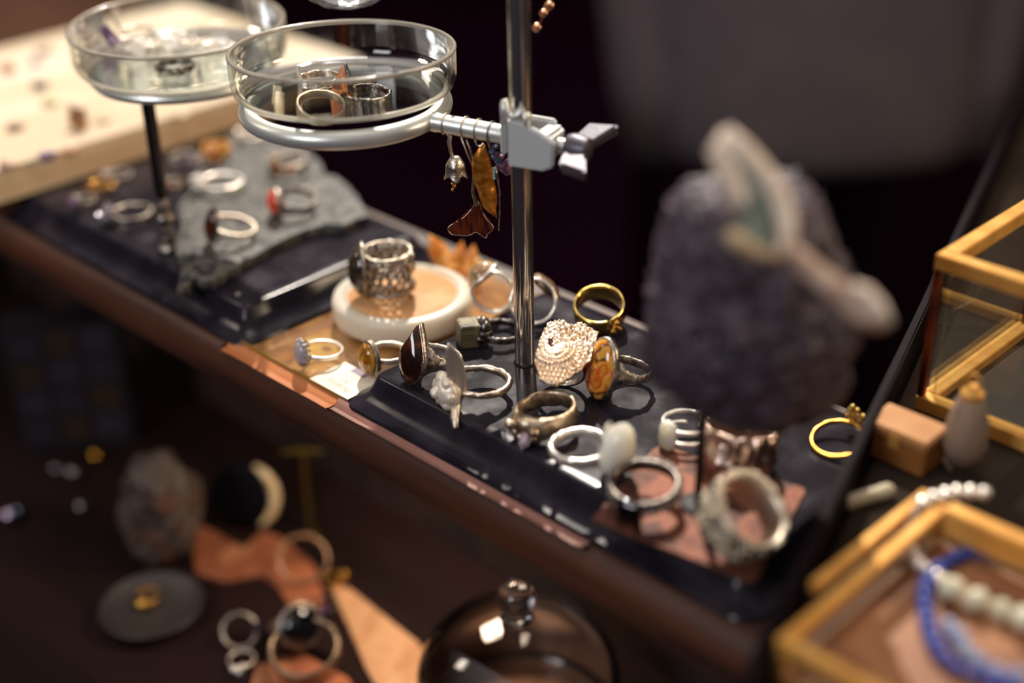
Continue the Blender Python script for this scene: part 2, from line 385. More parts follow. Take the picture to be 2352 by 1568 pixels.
# copper bead drop hanging from the clip
ch = thing('bead_drop', 'string of three copper beads hanging beside the top of the rod', 'earring', D(1262, -40, .575))
sx = .575/3267*1000
def camv(dx, dy, dz=0): return Vector(RV)*dx*sx-Vector(UV)*dy*sx+Vector(FV)*dz
obj('wire', MB().tube([camv(6, -5), camv(3, 30), camv(-6, 66), camv(-14, 76), camv(-28, 104)], .35, 6), COPPER, ch)
for dx, dy, r in ((0, 53, 2.1), (-13, 70, 1.7), (-29, 103, 1.9)):
    obj('bead', MB().ball(camv(dx, dy), r, 3), mat('copper bead', 'e0a98a', 1, .22) if 'copper bead' not in bpy.data.materials else bpy.data.materials['copper bead'], ch)
obj('hook', MB().tube([camv(6, -5), camv(8, -20), Vector((0, 0, 0))+camv(4, -34), camv(-4, -36)], .4, 6), COPPER, ch)
# ================================================================ frosted disc, pane, print, card
dc = Vector((-.0925, .0085, ZW+.0035))
fd = thing('glass_disc', 'thick frosted round glass disc under the smoky domed ring', 'glass disc', dc)
obj('disc', MB().lathe([(32, 0), (34, 1), (34.8, 3), (34.8, 9), (34, 11.4), (32.2, 12.2), (29, 12.4), (28.5, 11.6), (27, 11.4)], 80), FROST, fd, ang=60)
obj('well', MB().lathe([(27, 11.42), (26.6, 11.62), (.4, 11.62)], 60, caps=False), mat('disc well', 'd0a070', 0, .55, spec=.2, c2='c28e5c', ns=60, sss=.3), fd, ang=60, label='well in the top of the disc, a warm reflection put into its colour')  # orange reflection on the disc top painted in as a warm tone
PZ = ZW+.0002
prn = mat('brown print paper', 'c08350', 0, .7, spec=.1, c2=['93613f', 'd09a5c', 'd2a468'], ns=45, lo=.3, hi=.7, nd=5)
pr = thing('botanical_print', 'brown printed sheet with a yellow oval under the glass pane on the shelf', 'print', (0, 0, PZ))
obj('sheet', MB().box(-130, -60.5, 0, -55, 70, .5), prn, pr, smooth=False)
pc = P(738, 800, PZ)*1000
obj('printed_oval', MB().prism([(pc.x+x, pc.y+y) for x, y in ellipse(13, 9, 30)], .5, .56), mat('yellow print ink', 'e3b04a', 0, .6, c2='cf9a3c', ns=90), pr, smooth=False)
obj('printed_spot', MB().prism([(pc.x+3+x, pc.y+1+y) for x, y in ellipse(3.2, 2.2, 20)], .56, .6), mat('brown print ink', '8a5626', 0, .6), pr, smooth=False)
pane = thing('glass_plate', 'clear glass plate with a yellowish edge laid over the brown print', 'glass plate', (0, 0, PZ+.0006))
obj('pane', MB().box(-131, -62, 0, -54.5, 71, 2.2), thin_glass('pane glass', (.98, .98, .95), .35), pane, smooth=False)
eg = mat('pane edge', 'b08a3e', 0, .25, trans=.3)
obj('pane_edge', MB().box(-131, -62.6, 0, -54.5, -62, 2.2), eg, pane, smooth=False, label='yellowish front edge of the glass')
cd = thing('handwritten_card', 'small cream card with handwriting under the left end of the front black base', 'card', (0, 0, PZ+.003))
c0, c1 = P(712, 870, PZ+.003)*1000, P(778, 918, PZ+.003)*1000
obj('card', MB().box(c0.x, c0.y, -.15, c0.x+27, c0.y+21, .15), mat('cream card', 'efe6d2', 0, .6, c2='e3d7bf', ns=40), cd, smooth=False)
obj('corner_patch', MB().box(c0.x+8, c0.y+17, .16, c0.x+18, c0.y+21, .2), mat('grey card patch', '8d8494', 0, .7), cd, smooth=False, label='grey patch at the card edge')  # grey patch along one edge of the card
ink = mat('pencil ink', '8f8880', 0, .8)
def lettering(txt, parent, loc, size, rz, m, shear=.35, unit=.001, depth=.02):
    cu = bpy.data.curves.new('lettering', 'FONT'); cu.body = txt; cu.size = size*unit; cu.shear = shear; cu.extrude = depth*unit
    o = bpy.data.objects.new('lettering', cu); COL.objects.link(o); 
    o.location = Vector(loc)*unit; o.rotation_euler = (0, 0, math.radians(rz)); bpy.context.view_layer.update()
    dg = bpy.context.evaluated_depsgraph_get(); me = bpy.data.meshes.new_from_object(o.evaluated_get(dg)); me.transform(o.matrix_world)
    bpy.data.objects.remove(o); r_ = bpy.data.objects.new('lettering', me); COL.objects.link(r_); me.materials.clear(); me.materials.append(m); r_.parent = parent; return r_
lettering('Paraknut\n     N', cd, (c0.x+23, c0.y+6.2, .17), 4.6, 178, ink, depth=.004)
# ================================================================ slate on the left base
SZ = ZB+.0005
def slate():
    px = [(405, 662), (412, 610), (402, 560), (415, 515), (405, 470), (440, 430), (452, 385), (475, 345), (540, 300), (600, 290), (660, 318), (702, 332), (716, 352), (738, 372), (748, 398), (775, 403), (806, 428), (830, 460), (848, 490), (815, 500), (790, 514), (750, 512), (722, 518), (690, 528), (650, 545), (620, 562), (590, 580), (560, 594), (545, 608), (520, 622), (490, 640), (468, 646), (448, 634), (440, 640), (425, 655)]
    out = [(P(x, y, SZ+.006)*1000) for x, y in px]
    den = []
    for i in range(len(out)):
        p, q = out[i], out[(i+1) % len(out)]
        for j in range(5):
            r = p.lerp(q, j/5); n = noise.noise_vector(r*.35); den.append((r.x+n.x*.9, r.y+n.y*.9))
    cx = sum(p[0] for p in den)/len(den); cy = sum(p[1] for p in den)/len(den)
    b = MB(); L = []
    for k, z in ((.985, 0), (1.0, 2.5), (.992, 5.2)):
        L.append([(cx+(x-cx)*k, cy+(y-cy)*k, z+nz((x, y, z), .3, 2)*.5*(z > 0)) for x, y in den])
    for k in (.9, .78, .64, .5, .36, .22, .1):
        L.append([(cx+(x-cx)*k, cy+(y-cy)*k, 5.8+nz((cx+(x-cx)*k, cy+(y-cy)*k, 1), .12, 2)*.5+nz((cx+(x-cx)*k, cy+(y-cy)*k, 1), .5, 6)*.25) for x, y in den])
    return b.loops(L)
sl = thing('slate_slab', 'jagged grey slate slab laid across the left black base, holding rings', 'stone slab', (0, 0, SZ))
obj('slab', slate(), mat('grey slate', '1a1c20', 0, .5, spec=.3, c2=['323437', '6b675f', '25272b'], ns=170, lo=.3, hi=.72, nd=6, bump=.9, bs=260, bd=.001), sl, ang=60)
SLT = SZ+.0062
# ================================================================ cream board on the far left
cb = thing('display_board', 'pale cream wooden board in bright sun, spread with stones, at the left edge', 'board', (0, 0, ZB+.001))
obj('board', MB().box(-560, -74, 0, -345, 200, 17), mat('tan board side', 'f8dcb2', 0, .6, c2='eec79b', ns=40, dist=(1, .1, 1)), cb, smooth=False)
obj('cloth_top', MB().box(-560, -73, 17, -346, 199, 19), mat('cream board top', 'd2c3b0', 0, .8, spec=.1, c2='c4b196', ns=25, dist=(1, .3, 1)), cb, smooth=False)
BT = ZB+.020
# ================================================================ rings
G1, G2, G3, G4 = 'rings on the front black base', 'rings on the slate and left base', 'rings in the glass dishes', 'rings on the glass pane and disc'
def ring(label, group=None, cat='ring', name='ring'): return thing(name, label, cat, (0, 0, 1.0), 0, group)
def put(r, bb, z, yaw=0, tilt=0, roll=0, spin=0, **k):
    pose(r, yaw, tilt, roll, spin); return fit(r, bb, z, **k)
def shoulders(r, reach, h0, w0, m, amp=.5, seed=0):
    """two tapering arms from the head at x=reach back along a band of radius r"""
    b = MB()
    for s in (1, -1):
        L = []
        for i in range(9):
            k = i/8; ph = s*(.15+k*1.25); rr = (reach-1)*(1-k)**1.5+(r+.7)*(1-(1-k)**1.5)
            c = Vector((rr*math.cos(ph), rr*math.sin(ph)*(.75+.25*k), 0)); h = h0*(1-k)**1.3+1.6; w = w0*(1-k)+1.0
            u = Vector((math.cos(ph), math.sin(ph), 0))
            L.append([c+u*(math.cos(2*pi*j/8)*w)+Vector((0, 0, math.sin(2*pi*j/8)*h)) for j in range(8)])
        b.loops(L)
    return b.jit(amp, .45, seed)
STONE_T = mat('brown agate', '1d0f0c', 0, .09, c2=['2a140d', '5c2c14', '25140f'], ns=120, lo=.38, hi=.72, coat=.6, dist=(1, 1, .5))
r = ring('tall dark brown teardrop stone in silver at the left front corner of the base', G1)
od = drop(8.2, 13.5, .95)
obj('stone', MB().dome(od, 5.2, 9).mv(12.4, 0, 1), STONE_T, r, ang=180)
obj('bezel', MB().loops([[(9.4, y*.75, z*.8+1) for y, z in od], [(11, y*1.02, z*1.01+1) for y, z in od], [(12.6, y*1.05, z*1.035+1) for y, z in od], [(13.3, y*1.0, z*1.0+1) for y, z in od]]).jit(.25, .6, 1), SILVER_D, r, ang=180)
obj('shoulder', shoulders(9, 11, 7.5, 2.2, None, .8, 2), SILVER_D, r, ang=180)
obj('band', band(9, 2.8, 1.5, amp=.35, seed=1), SILVER, r, ang=180)
put(r, (916, 741, 1062, 884), ZB, LEFT+38, 17)
# flower ring
r = ring('pale satin flower ring with one long blade petal pointing up', G1)
fl = MB().ball((12, 0, -.5), (4.6, 6.2, 6.2), 4, .16, .55, 3)
for k in range(6):
    a = 2*pi*k/6; fl.ball((13.4, 4.2*math.cos(a), -.5+4.2*math.sin(a)), (2.0, 2.7, 2.5), 3, .2, .6, k)
fl.ball((16, 0, -.5), 2.1, 3, .2, .5, 9)
obj('blossom', fl, mat('cream satin silver', 'f2e4d0', .3, .42, bump=.5, bs=900), r, ang=180)
bl = MB()
def blade(pts, w):
    n = len(pts); L = []
    for i, p in enumerate(pts):
        p = Vector(p); k = i/(n-1); ww = w*(math.sin(pi*min(1, k*.86+.13)))**.7
        L.append([p+Vector((0, ww*c, 0))+Vector((abs(c)*ww*.45-.5*(1-abs(c)), 0, 0)) for c in (-1, -.5, 0, .5, 1)]+[p+Vector((.9, ww*c*.9, 0))+Vector((abs(c)*ww*.45-.4, 0, 0)) for c in (.8, 0, -.8)])
    return MB().loops(L)
obj('petal', blade([(0, 0, -3), (-.3, 0, 2), (0, -.4, 7), (.6, -1.0, 12), (1.4, -2, 16), (2.0, -3.2, 19)], 3.3).rot(58, 'Z').mv(10, 3.2, 0), mat('satin blade silver', 'd8c9b6', .7, .4, bump=.4, bs=900), r, ang=180, label='long upright blade petal')
obj('stem', MB().tube([(10, 2.5, -2), (11.5, 5, -4.5), (13.5, 8.6, -6.5), (15, 12.5, -7.6)], [2.0, 1.9, 1.6, .8], 8).jit(.3, .5, 3), SILVER_M, r, ang=180)
obj('band', band(8.6, 2.4, 2.0, amp=.55, sc=.45, seed=4, wide=peak(pi, 1, .25)), mat('pale rose silver', 'ead8c2', 1, .34, bump=.7, bs=800), r, ang=180)
put(r, (990, 790, 1175, 982), ZB-.002, LEFT+28, 4)
# beige signet
r = ring('beige-brown chunky ring lying flat with a small purple stone tip', G1)
obj('band', band(9.2, 6.4, 1.9, amp=.8, sc=.28, seed=6, wide=peak(0, .75, .55), thick=peak(0, .7, 2.2)), BRONZE, r, ang=180)
cm = MB(); 
for k in range(7): cm.ball((13+random.uniform(-1, 2), random.uniform(-5, 5), random.uniform(-3, 3)), random.uniform(1.6, 2.9), 2, .3, .5, k)
obj('setting', cm.jit(.4, .6, 2), BRONZE, r, ang=180)
cp = MB(); crystal(cp, (13, 1, -1), (19, 2.5, -4.2), 2.5)
obj('stone', cp, mat('pale amethyst', 'a98fa0', 0, .15, c2='d8c4cc', ns=250, trans=.3), r, ang=20, label='small purple crystal')
put(r, (1160, 905, 1330, 1022), ZB, LEFT+52, -3, 6)
# pearl
PEARL = mat('cream pearl', 'fff6e4', 0, .22, sss=.7, sssr=.006, coat=.4)
r = ring('big cream pearl disc on a hammered silver band', G1)
pd = ellipse(5.6, 10.3, 30)
obj('pearl', MB().ball((0, 0, 0), (5.6, 6.2, 10.3), 4).rot(18, 'Y').mv(13.4, 0, 3), PEARL, r, ang=180)
obj('cup', MB().loops([[(8, y*.35, z*.4+1) for y, z in pd], [(9.6, y*.75, z*.8+3) for y, z in pd], [(10.4, y*.93, z*.93+3) for y, z in pd]]), SILVER, r, ang=180)
obj('band', band(8.8, 3.6, 1.9, amp=.45, sc=.5, seed=11, n=64), SILVER_P, r, ang=180)
put(r, (1272, 971, 1446, 1086), ZB, RIGHT-30, 2)
# opal
OPAL = mat('milky opal', 'e8e6d4', 0, .16, c2=['dfe4da', 'f1ecc9'], ns=140, sss=.3, coat=.4)
r = ring('open silver ring with a milky white oblong stone and a small leaf tip', G1)
oo = ellipse(4.2, 6.8, 24, .75)
obj('stone', MB().dome(oo, 3.4, 7, 1.2).mv(10.3, 0, 0), OPAL, r, ang=180)
for z in (-2.6, 2.6): obj('band', band(8.6, 1.6, 1.5, gap=.5, amp=.12, seed=3).rot(180 if z > 0 else 205, 'Z').mv(0, 0, z), SILVER_P, r, ang=180)
obj('leaf', MB().loops([[(-8.5+x, y, z) for x, y in ((0, -.5), (.8, 0), (0, .5), (-.5, 0))] for z in (-2,)]+[[(-9+x*2.2-z*.2, y*5, z) for x, y in ((0, -.5), (.8, 0), (0, .5), (-.5, 0))] for z in (2, 5)]+[[(-11, 0, 9+j*.01) for j in range(4)]]), SILVER_M, r, ang=60)
put(r, (1518, 924, 1628, 1032), ZB, LEFT+40, 4)
# crumpled
r = ring('wide crumpled rose-silver ring beside the black pin post', G1)
obj('band', band(9.3, 11, 1.8, n=90, m=18, amp=2.0, sc=.33, seed=21, wide=peak(.6, .9, .25)), mat('crumpled silver', 'dcc0ae', 1, .28, bump=.8, bs=500), r, ang=180)
put(r, (1624, 952, 1770, 1098), ZB, NEAR, 12, -8)
# scarab / fan ring
def fan():
    # outline in the local YZ plane: half widths over height, with scalloped top edge and pointed foot
    left = [(-15.5, -1.5), (-14, -6), (-11.5, -6.6), (-9, -8.0), (-6, -9.3), (-2, -9.0), (3, -8.9), (8, -8.3), (13, -7.2)]
    right = [(-15.5, 1.2), (-13.6, 3.6), (-11, 6.4), (-9, 7.2), (-7.6, 9.6), (-4, 10.3), (-2.6, 12.2), (2, 12.4), (8, 13.0), (13, 13.4)]
    def half(t, z):
        for (z0, y0), (z1, y1) in zip(t, t[1:]):
            if z <= z1: return y0+(y1-y0)*max(0, (z-z0))/(z1-z0)
        return t[-1][1]
    nz_, ny = 74, 60; V = []; B_ = []
    for i in range(nz_+1):
        k = i/nz_; row = []
        for j in range(ny+1):
            q = j/ny
            top = 13.2+2.6*abs(math.sin(q*pi*2.05+.25))**.7-2.2*abs(q-.45)
            z = -15.5+(top+15.5)*k
            zz = min(z, 12.9); y = half(left, zz)+(half(right, zz)-half(left, zz))*q
            d = math.hypot((y+2.5), (z-1.5)*.95)
            h = 2.6-.012*y*y-.006*(z-1)**2
            ang_ = math.atan2(z-1.5, y+2.5)
            if z > -9 or d < 9.5:
                low = 1/(1+math.exp((ang_-.35)*5)) if ang_ > -2.6 else 1
                h += .5*math.sin(d*2.6+nz((y, z, 0), .3, 3)*2)*(d > 3.2)*low+.25*math.sin(ang_*34)*(d > 5)*low
                h += (1-low)*(abs(nz((y, z, 2), .75, 9))*1.5+abs(nz((y, z, 5), 1.7, 4))*.5-.5)
                h += 1.0*math.exp(-((d-8.3)/1.0)**2)*(ang_ < .3)
            if z < -6.5: h += .45*math.sin((y-z*.25)*3.6)+.2*math.sin(z*3)
            if z > 5: h += .35*math.sin(y*2.2)*math.sin(z*2.1)
            for hy, hz, hr in ((.5, 11, .7), (2.4, 11.8, .6), (3.3, 10.1, .8), (1.3, 9.4, .55), (5.0, 9.6, .6), (-.4, 7, .7), (4.6, 5.6, .7), (-3.6, 5.4, .5), (6.2, -6.4, .6), (-1.2, 10.2, .6)):
                h -= 2.4*math.exp(-(((y-hy)**2+(z-hz)**2)/hr**2)**2)
            h -= 1.1*math.exp(-(((y-8.6)/2.6)**2+((z-7.8)/2.0)**2)**2)
            h += nz((y, z, 0), 1.3, 5)*.22
            row.append((h, y, z))
        V.append(row)
    b = MB(); n = ny+1
    b.v = [p for r_ in V for p in r_]+[(p[0]*.35-1.1, p[1]*.985, p[2]) for r_ in V for p in r_]
    o = n*(nz_+1)
    for i in range(nz_):
        for j in range(ny):
            a = i*n+j; b.f += [(a, a+1, a+n+1, a+n), (o+a+n, o+a+n+1, o+a+1, o+a)]
    for i in range(nz_): b.f += [(i*n, i*n+n, o+i*n+n, o+i*n), (i*n+n-1, o+i*n+n-1, o+i*n+2*n-1, i*n+2*n-1)]
    for j in range(ny):
        b.f += [(j, o+j, o+j+1, j+1)]; a = nz_*n+j; b.f += [(a, a+1, o+a+1, o+a)]
    return b
r = ring('textured rose-silver fan-shaped shield ring with a dark red stone, beside the rod foot', G1)
obj('shield', fan().mv(10.5, 0, 0), ROSE, r, ang=180)
obj('stone', MB().dome(ellipse(1.2, 2.3, 18), 1.0, 5).rot(18, 'X').mv(12.6, -4.2, 3.2), mat('garnet', '4a0d14', 0, .08, coat=.5), r, ang=180, label='small dark red stone')
gl = MB()
for y, z in ((1.9, 7.9), (3.6, 7.3), (.2, 8.6)): gl.ball((12.2, y, z), .75, 2)
obj('granules', gl, ROSE, r, ang=180)
obj('band', band(9, 3, 1.5, amp=.2), SILVER_D, r, ang=180)
put(r, (1236, 727, 1367, 894), ZB, NEAR-4, 66, -7)
# tiger agate
r = ring('oval amber-orange stone with red and dark streaks in a pitted silver setting', G1)
TIG = mat('amber agate', 'd08a28', 0, .12, c2=['c4481c', 'dd9f3c', 'c97a22', '2c1a16', 'd89a40'], ns=130, lo=.38, hi=.66, nd=2, coat=.6, dist=(1, 1, .55))
oo = ellipse(8.2, 12.6, 32)
obj('stone', MB().dome(oo, 4.6, 9).mv(12.6, 0, 1), TIG, r, ang=180)
obj('bezel', MB().loops([[(9.4, y*.7, z*.75+1) for y, z in oo], [(11, y*1.03, z*1.02+1) for y, z in oo], [(13, y*1.06, z*1.04+1) for y, z in oo], [(13.6, y*1.0, z*1.0+1) for y, z in oo]]).jit(.3, .6, 8), SILVER_D, r, ang=180)
obj('shoulder', shoulders(9, 11, 6.5, 2.2, None, .9, 12), SILVER_D, r, ang=180)
obj('band', band(9, 3.4, 1.6, amp=.6, sc=.6, seed=13), SILVER_D, r, ang=180)
put(r, (1343, 777, 1502, 917), ZB, LEFT+34, 14)
# plain gold
r = ring('plain wide gold ring standing tilted at the back of the base', G1)
obj('band', band(8.8, 8.5, 1.5, n=72, amp=.22, sc=.25, seed=30, gap=.10).rot(-62, 'Z'), GOLD, r, ang=180)
k = MB()
for i in range(7): k.ball((10.8+random.uniform(-.2, .5), random.uniform(-1.6, 1.6), random.uniform(-3.4, 3)), random.uniform(.8, 1.4), 2, .2, .5, i)
obj('knot', k.rot(-48, 'Z'), GOLD_D, r, ang=180, label='small lumpy gold knot')
put(r, (1313, 656, 1441, 768), ZB, NEAR+52, 0, 0); pose(r, RIGHT-8, 0, 22); fit(r, (1313, 656, 1441, 768), ZB)
# pyrite cube
r = ring('squarish grey-green crystal in dark silver, touching the left of the rod', G1)
PYR = mat('greenish pyrite', '4f4a38', .25, .35, c2=['6e664c', '3a3830'], ns=130, lo=.35, hi=.65, bump=.4)
cu = MB().loops([[(x, y, -5.5) for x, y in ((0, -5), (9, -5.5), (9.5, 5), (.5, 5.4))], [(x, y, 5.5) for x, y in ((-.4, -5.2), (8.6, -5.2), (9.2, 4.8), (.2, 5.2))]])
obj('stone', cu.mv(11, 0, 1), PYR, r, ang=20, bevel=.5)
lump = MB()
for i in range(9): lump.ball((9+random.uniform(-3, 2), random.uniform(-6, 6), random.uniform(-4, 6)), random.uniform(2, 3.4), 2, .35, .5, i)
obj('setting', lump.jit(.6, .5, 4), SILVER_B, r, ang=60)
obj('band', band(9, 3.2, 1.8, amp=.7, seed=9), SILVER_B, r, ang=180)
put(r, (1055, 716, 1196, 812), ZB, LEFT+18, 4)
# two bright upright rings behind the rod
TOPAZ = mat('pale champagne stone', 'c9a87f', 0, .12, c2=['e3c9a0', 'b08a62'], ns=110, trans=.35, coat=.4)
r = ring('bright silver ring standing upright left of the rod with a pale champagne stone', G1)
obj('band', band(9.4, 3.0, 1.7, amp=.45, sc=.4, seed=15), SILVER_P, r, ang=180)
obj('stone', MB().dome(ellipse(8, 8, 26), 6.5, 8, 2).mv(8.6, 0, -4.5), TOPAZ, r, ang=180)
obj('bezel', MB().tube([(8.6, y*1.05, z*1.05-4.5) for y, z in ellipse(8, 8, 36)], .9, 8, True).jit(.3, .5, 2), SILVER_P, r, ang=180)
r.rotation_euler = facing(hd(LEFT, 50), hd(NEAR-10, 8)).to_euler(); fit(r, (1074, 588, 1184, 730), ZB)
r = ring('bright hammered silver ring standing upright behind the rod with a brown rough stone', G1)
obj('band', band(9.6, 2.6, 1.8, amp=.35, sc=.4, seed=25, n=64), SILVER_P, r, ang=180)
obj('stone', MB().dome(ellipse(8.5, 7, 26), 4, 8, 2).jit(.6, .4, 3).mv(8.5, 0, -5.5), mat('rough brown stone', '5d4536', .1, .4, c2=['8a6a4c', '3c2c24'], ns=150, bump=.6), r, ang=180)
r.rotation_euler = facing(hd(RIGHT, 48), hd(NEAR, 22)).to_euler(); fit(r, (1164, 624, 1290, 750), ZB)
# black stone ring, pebbled ring, gold flower ring
# copper sheet first
CT = ZB+.0012
t = thing('copper_sheet', 'flat copper sheet on the near right corner of the black base', 'metal sheet', (0, 0, ZB))
cs = [tuple((P(x, y, CT)*1000)[:2]) for x, y in ((1358, 1192), (1500, 1030), (1520, 1022), (1845, 1118), (1850, 1130), (1738, 1330), (1722, 1334))]
obj('sheet', MB().prism(cs, .05, 1.2, .15), COPPER, t, ang=20)
r = ring('oxidised studded ring with a square black stone on the copper sheet', G1)
obj('band', band(9.4, 4.2, 2.0, amp=.25, seed=33), SILVER_B, r, ang=180)
sd = MB()
for i in range(34):
    a = 2*pi*i/34
    for z in (-1.6, 0, 1.6): sd.ball((11.3*math.cos(a+z*.06), 11.3*math.sin(a+z*.06), z*1.15), .85, 1)
obj('studs', sd, mat('dark stud silver', '8d8880', 1, .22), r, ang=180)
obj('stone', MB().dome(rrect(-4.2, -5.2, 4.2, 4, .8, 3), 2.4, 5).mv(11.4, 0, -1.2), mat('black onyx', '08070b', 0, .08, coat=.5), r, ang=180, label='square black stone')
put(r, (1397, 1069, 1563, 1187), CT, NEAR-30, -6, 0)
r = ring('thick pebbled pale silver ring propped up near the front of the copper sheet', G1)
obj('band', band(8.8, 9.0, 1.8, amp=.3, seed=40), SILVER_M, r, ang=180)
sd = MB()
for i in range(300):
    a = random.uniform(0, 2*pi); z = random.uniform(-4.5, 4.5); rr = 10.7-abs(z)*.08
    sd.ball((rr*math.cos(a), rr*math.sin(a), z), random.uniform(.55, 1.05), 1)
for i in range(80):
    a = random.uniform(0, 2*pi); q_ = random.uniform(9.2, 10.6); sd.ball((q_*math.cos(a), q_*math.sin(a), random.choice((-4.6, 4.6))), .65, 1)
obj('granulation', sd, mat('granulated silver', 'd9cdb6', 1, .3), r, ang=180, label='tiny silver grains')
r.rotation_euler = facing(hd(LEFT, 10), hd(NEAR+52, 50)).to_euler(); fit(r, (1618, 1102, 1798, 1274), CT)
r = ring('thin gold ring with tiny gold blossoms, under the dark mineral', G1)
obj('band', band(8.8, 1.9, 1.5, amp=.2, seed=44), GOLD_D, r, ang=180)
for y, z, s in ((-3, 1.5, 1), (1.6, 3.8, 1), (3.8, 0, .8), (-.5, -2, .8)):
    b = MB()
    for k in range(5):
        a = 2*pi*k/5; b.ball((12, y+2*s*math.cos(a), z+2*s*math.sin(a)), (1.0*s, 1.4*s, 1.4*s), 2)
    obj('blossom', b.ball((12.8, y, z), .9*s, 2), GOLD, r, ang=180)
put(r, (1868, 934, 1994, 1048), ZB, AWAY-50, 14)
# ---------------------------------------------------------------- on disc, pane
r = ring('ring with a smoky domed stone and lacy oxidised band on the frosted glass disc', G4)
SMK = mat('smoky quartz', '3a3127', 0, .06, c2=['5a4a36', '2a2420', '6d5f4a'], ns=80, lo=.35, hi=.65, coat=.5, trans=.35)
obj('stone', MB().dome(ellipse(9.5, 12, 30), 7, 9).mv(10.6, 0, .5), SMK, r, ang=180)
obj('bezel', MB().tube([(10.6, y*1.03, z*1.03+.5) for y, z in ellipse(9.5, 12, 40)], .9, 8, True), SILVER_D, r, ang=180)
lace = MB()
for k in range(16):
    a0 = 2*pi*k/16
    for sg in (1, -1):
        pts = []
        for i in range(9):
            q = i/8; a = a0+sg*q*.9; z = -8.5+17*q; rr = 10.2+1.1*math.sin(q*9+k)+.5*math.sin(q*5+k*2)
            pts.append((rr*math.cos(a), rr*math.sin(a), z))
        lace.tube(pts, .85, 6)
for z in (-8.5, 8.5): lace.join(band(9.6, 1.8, 1.6, amp=.5, seed=int(z+20)).mv(0, 0, z))
for k in range(36):
    a = random.uniform(0, 2*pi); lace.ball((11*math.cos(a), 11*math.sin(a), random.uniform(-9, 9)), random.uniform(.9, 1.7), 1, .3, .5, k)
obj('band', lace, SILVER_D, r, ang=180, label='lacy openwork band')
put(r, (787, 545, 968, 692), dc.z+.0117, LEFT+8, 0)
PT = PZ+.0028
r = ring('slim silver ring with a pale grey-blue moonstone in claws on the glass pane', G4)
oo = ellipse(5.4, 6.8, 28)
ms_ = obj('stone', MB().dome(oo, 4, 8).mv(11.2, 0, 1), mat('moonstone', 'a7a4ae', 0, .12, c2=['9aa0b4', 'b3aaa4'], ns=120, sss=.3, coat=.4), r, ang=180)
for i in range(14):
    a = 2*pi*i/14; y, z = 5.5*math.cos(a), 6.9*math.sin(a)
    obj('claw', MB().tube([(8.6, y*.8, z*.8+1), (11, y*1.03, z*1.03+1), (12.4, y*.98, z*.98+1), (12.9, y*.9, z*.9+1)], [.5, .55, .55, .6], 6), SILVER_D, ms_, ang=180)
obj('band', band(9.2, 2.3, 1.2, amp=.06), SILVER_P, r, ang=180)
put(r, (671, 776, 792, 842), PT, LEFT+33, 6)
r = ring('honey yellow rutile cabochon ring in silver wire at the base corner', G4)
oo = ellipse(6.6, 8.6, 28)
obj('stone', MB().dome(oo, 4.6, 8).mv(11, 0, 0), mat('honey quartz', 'b87a1e', 0, .08, c2=['d9a341', '8d5210', 'c98a2a'], ns=210, lo=.3, hi=.7, coat=.5, trans=.2, dist=(1, 1, .35)), r, ang=180)
for k in (0, 1.2): obj('bezel', MB().tube([(10.6-k, y*1.04, z*1.04) for y, z in ellipse(6.6, 8.6, 40)], .75, 8, True).jit(.2, .8, 3), SILVER_D, r, ang=180)
obj('band', band(9, 2.8, 1.3, amp=.2), SILVER, r, ang=180)
put(r, (821, 779, 940, 868), PT, LEFT+40, 3)
# coral-like orange crystals
CO = mat('orange calcite', 'd9913c', 0, .3, c2=['efb968', 'c9731f', 'f3d9ae'], ns=60, lo=.3, hi=.7, sss=.4, sssr=.004)
t = thing('crystal_cluster', 'bright orange branching crystal cluster behind the frosted disc', 'crystal', (0, 0, 1))
m1 = MB()
for b0, tp, r_ in (((0, 0, 0), (-9, 2, 20), 4.6), ((2, 0, 0), (5, 1, 17), 3.6), ((6, 1, 0), (13, 0, 9), 3.4), ((0, -3, 0), (3, -5, 9), 3.6), ((-2, 3, 0), (-3, 6, 13), 3.4), ((8, 2, 0), (10, 4, 14), 2.8)):
    crystal(m1, b0, tp, r_, 7)
m1.ball((3, 0, 1), (9, 6, 4), 3, .25, .5, 2)
obj('crystals', m1.jit(.5, .3, 1), CO, t, ang=60)
pose(t, YR); fit(t, (976, 528, 1112, 668), ZW+.0002)
# ---------------------------------------------------------------- dish rings
z2 = RC.z+.0058
def inpose(r, bb, z, M, **k): r.rotation_euler = M.to_euler(); return fit(r, bb, z, **k)
RX = lambda a, ax: Matrix.Rotation(math.radians(a), 3, ax)
r = ring('plain thin beige ring tilted at the front of the three-ring dish', G3)
obj('band', band(9.6, 4.2, 1.1, amp=.25, sc=.3, seed=50, wide=peak(pi, .8, .35)), mat('matt beige silver', 'bfae9a', 1, .38, bump=.5, bs=700), r, ang=180)
inpose(r, (677, 206, 797, 288), z2, RX(RIGHT, 'Z')@RX(16, 'X')@RX(7, 'Y'))
r = ring('dark ring with one bright white upright flake at the left of the dish', G3)
obj('band', band(9.6, 4.0, 1.6, amp=.7, seed=52), SILVER_D, r, ang=180)
obj('flake', MB().loops([[(10, y, -2) for y in (-1.6, 1.6)]+[(11.5, y, -2) for y in (1.6, -1.6)], [(10, y, 4) for y in (-2, 2)]+[(11.6, y, 4) for y in (2, -2)], [(10.5, y-1, 9) for y in (-1, 1)]+[(11.5, y-1, 9) for y in (1, -1)]]).jit(.3, .4, 3), SILVER_P, r, ang=30, label='bright flat white flake')
obj('rough_edge', MB().ball((9.5, 4, 0), (2, 4, 2), 3, .5, .5, 4), SILVER_P, r, ang=60)
put(r, (674, 148, 792, 206), z2, LEFT+20, 0, 0)
r = ring('rough dark ring with a tall orange rock chip in the middle of the dish', G3)
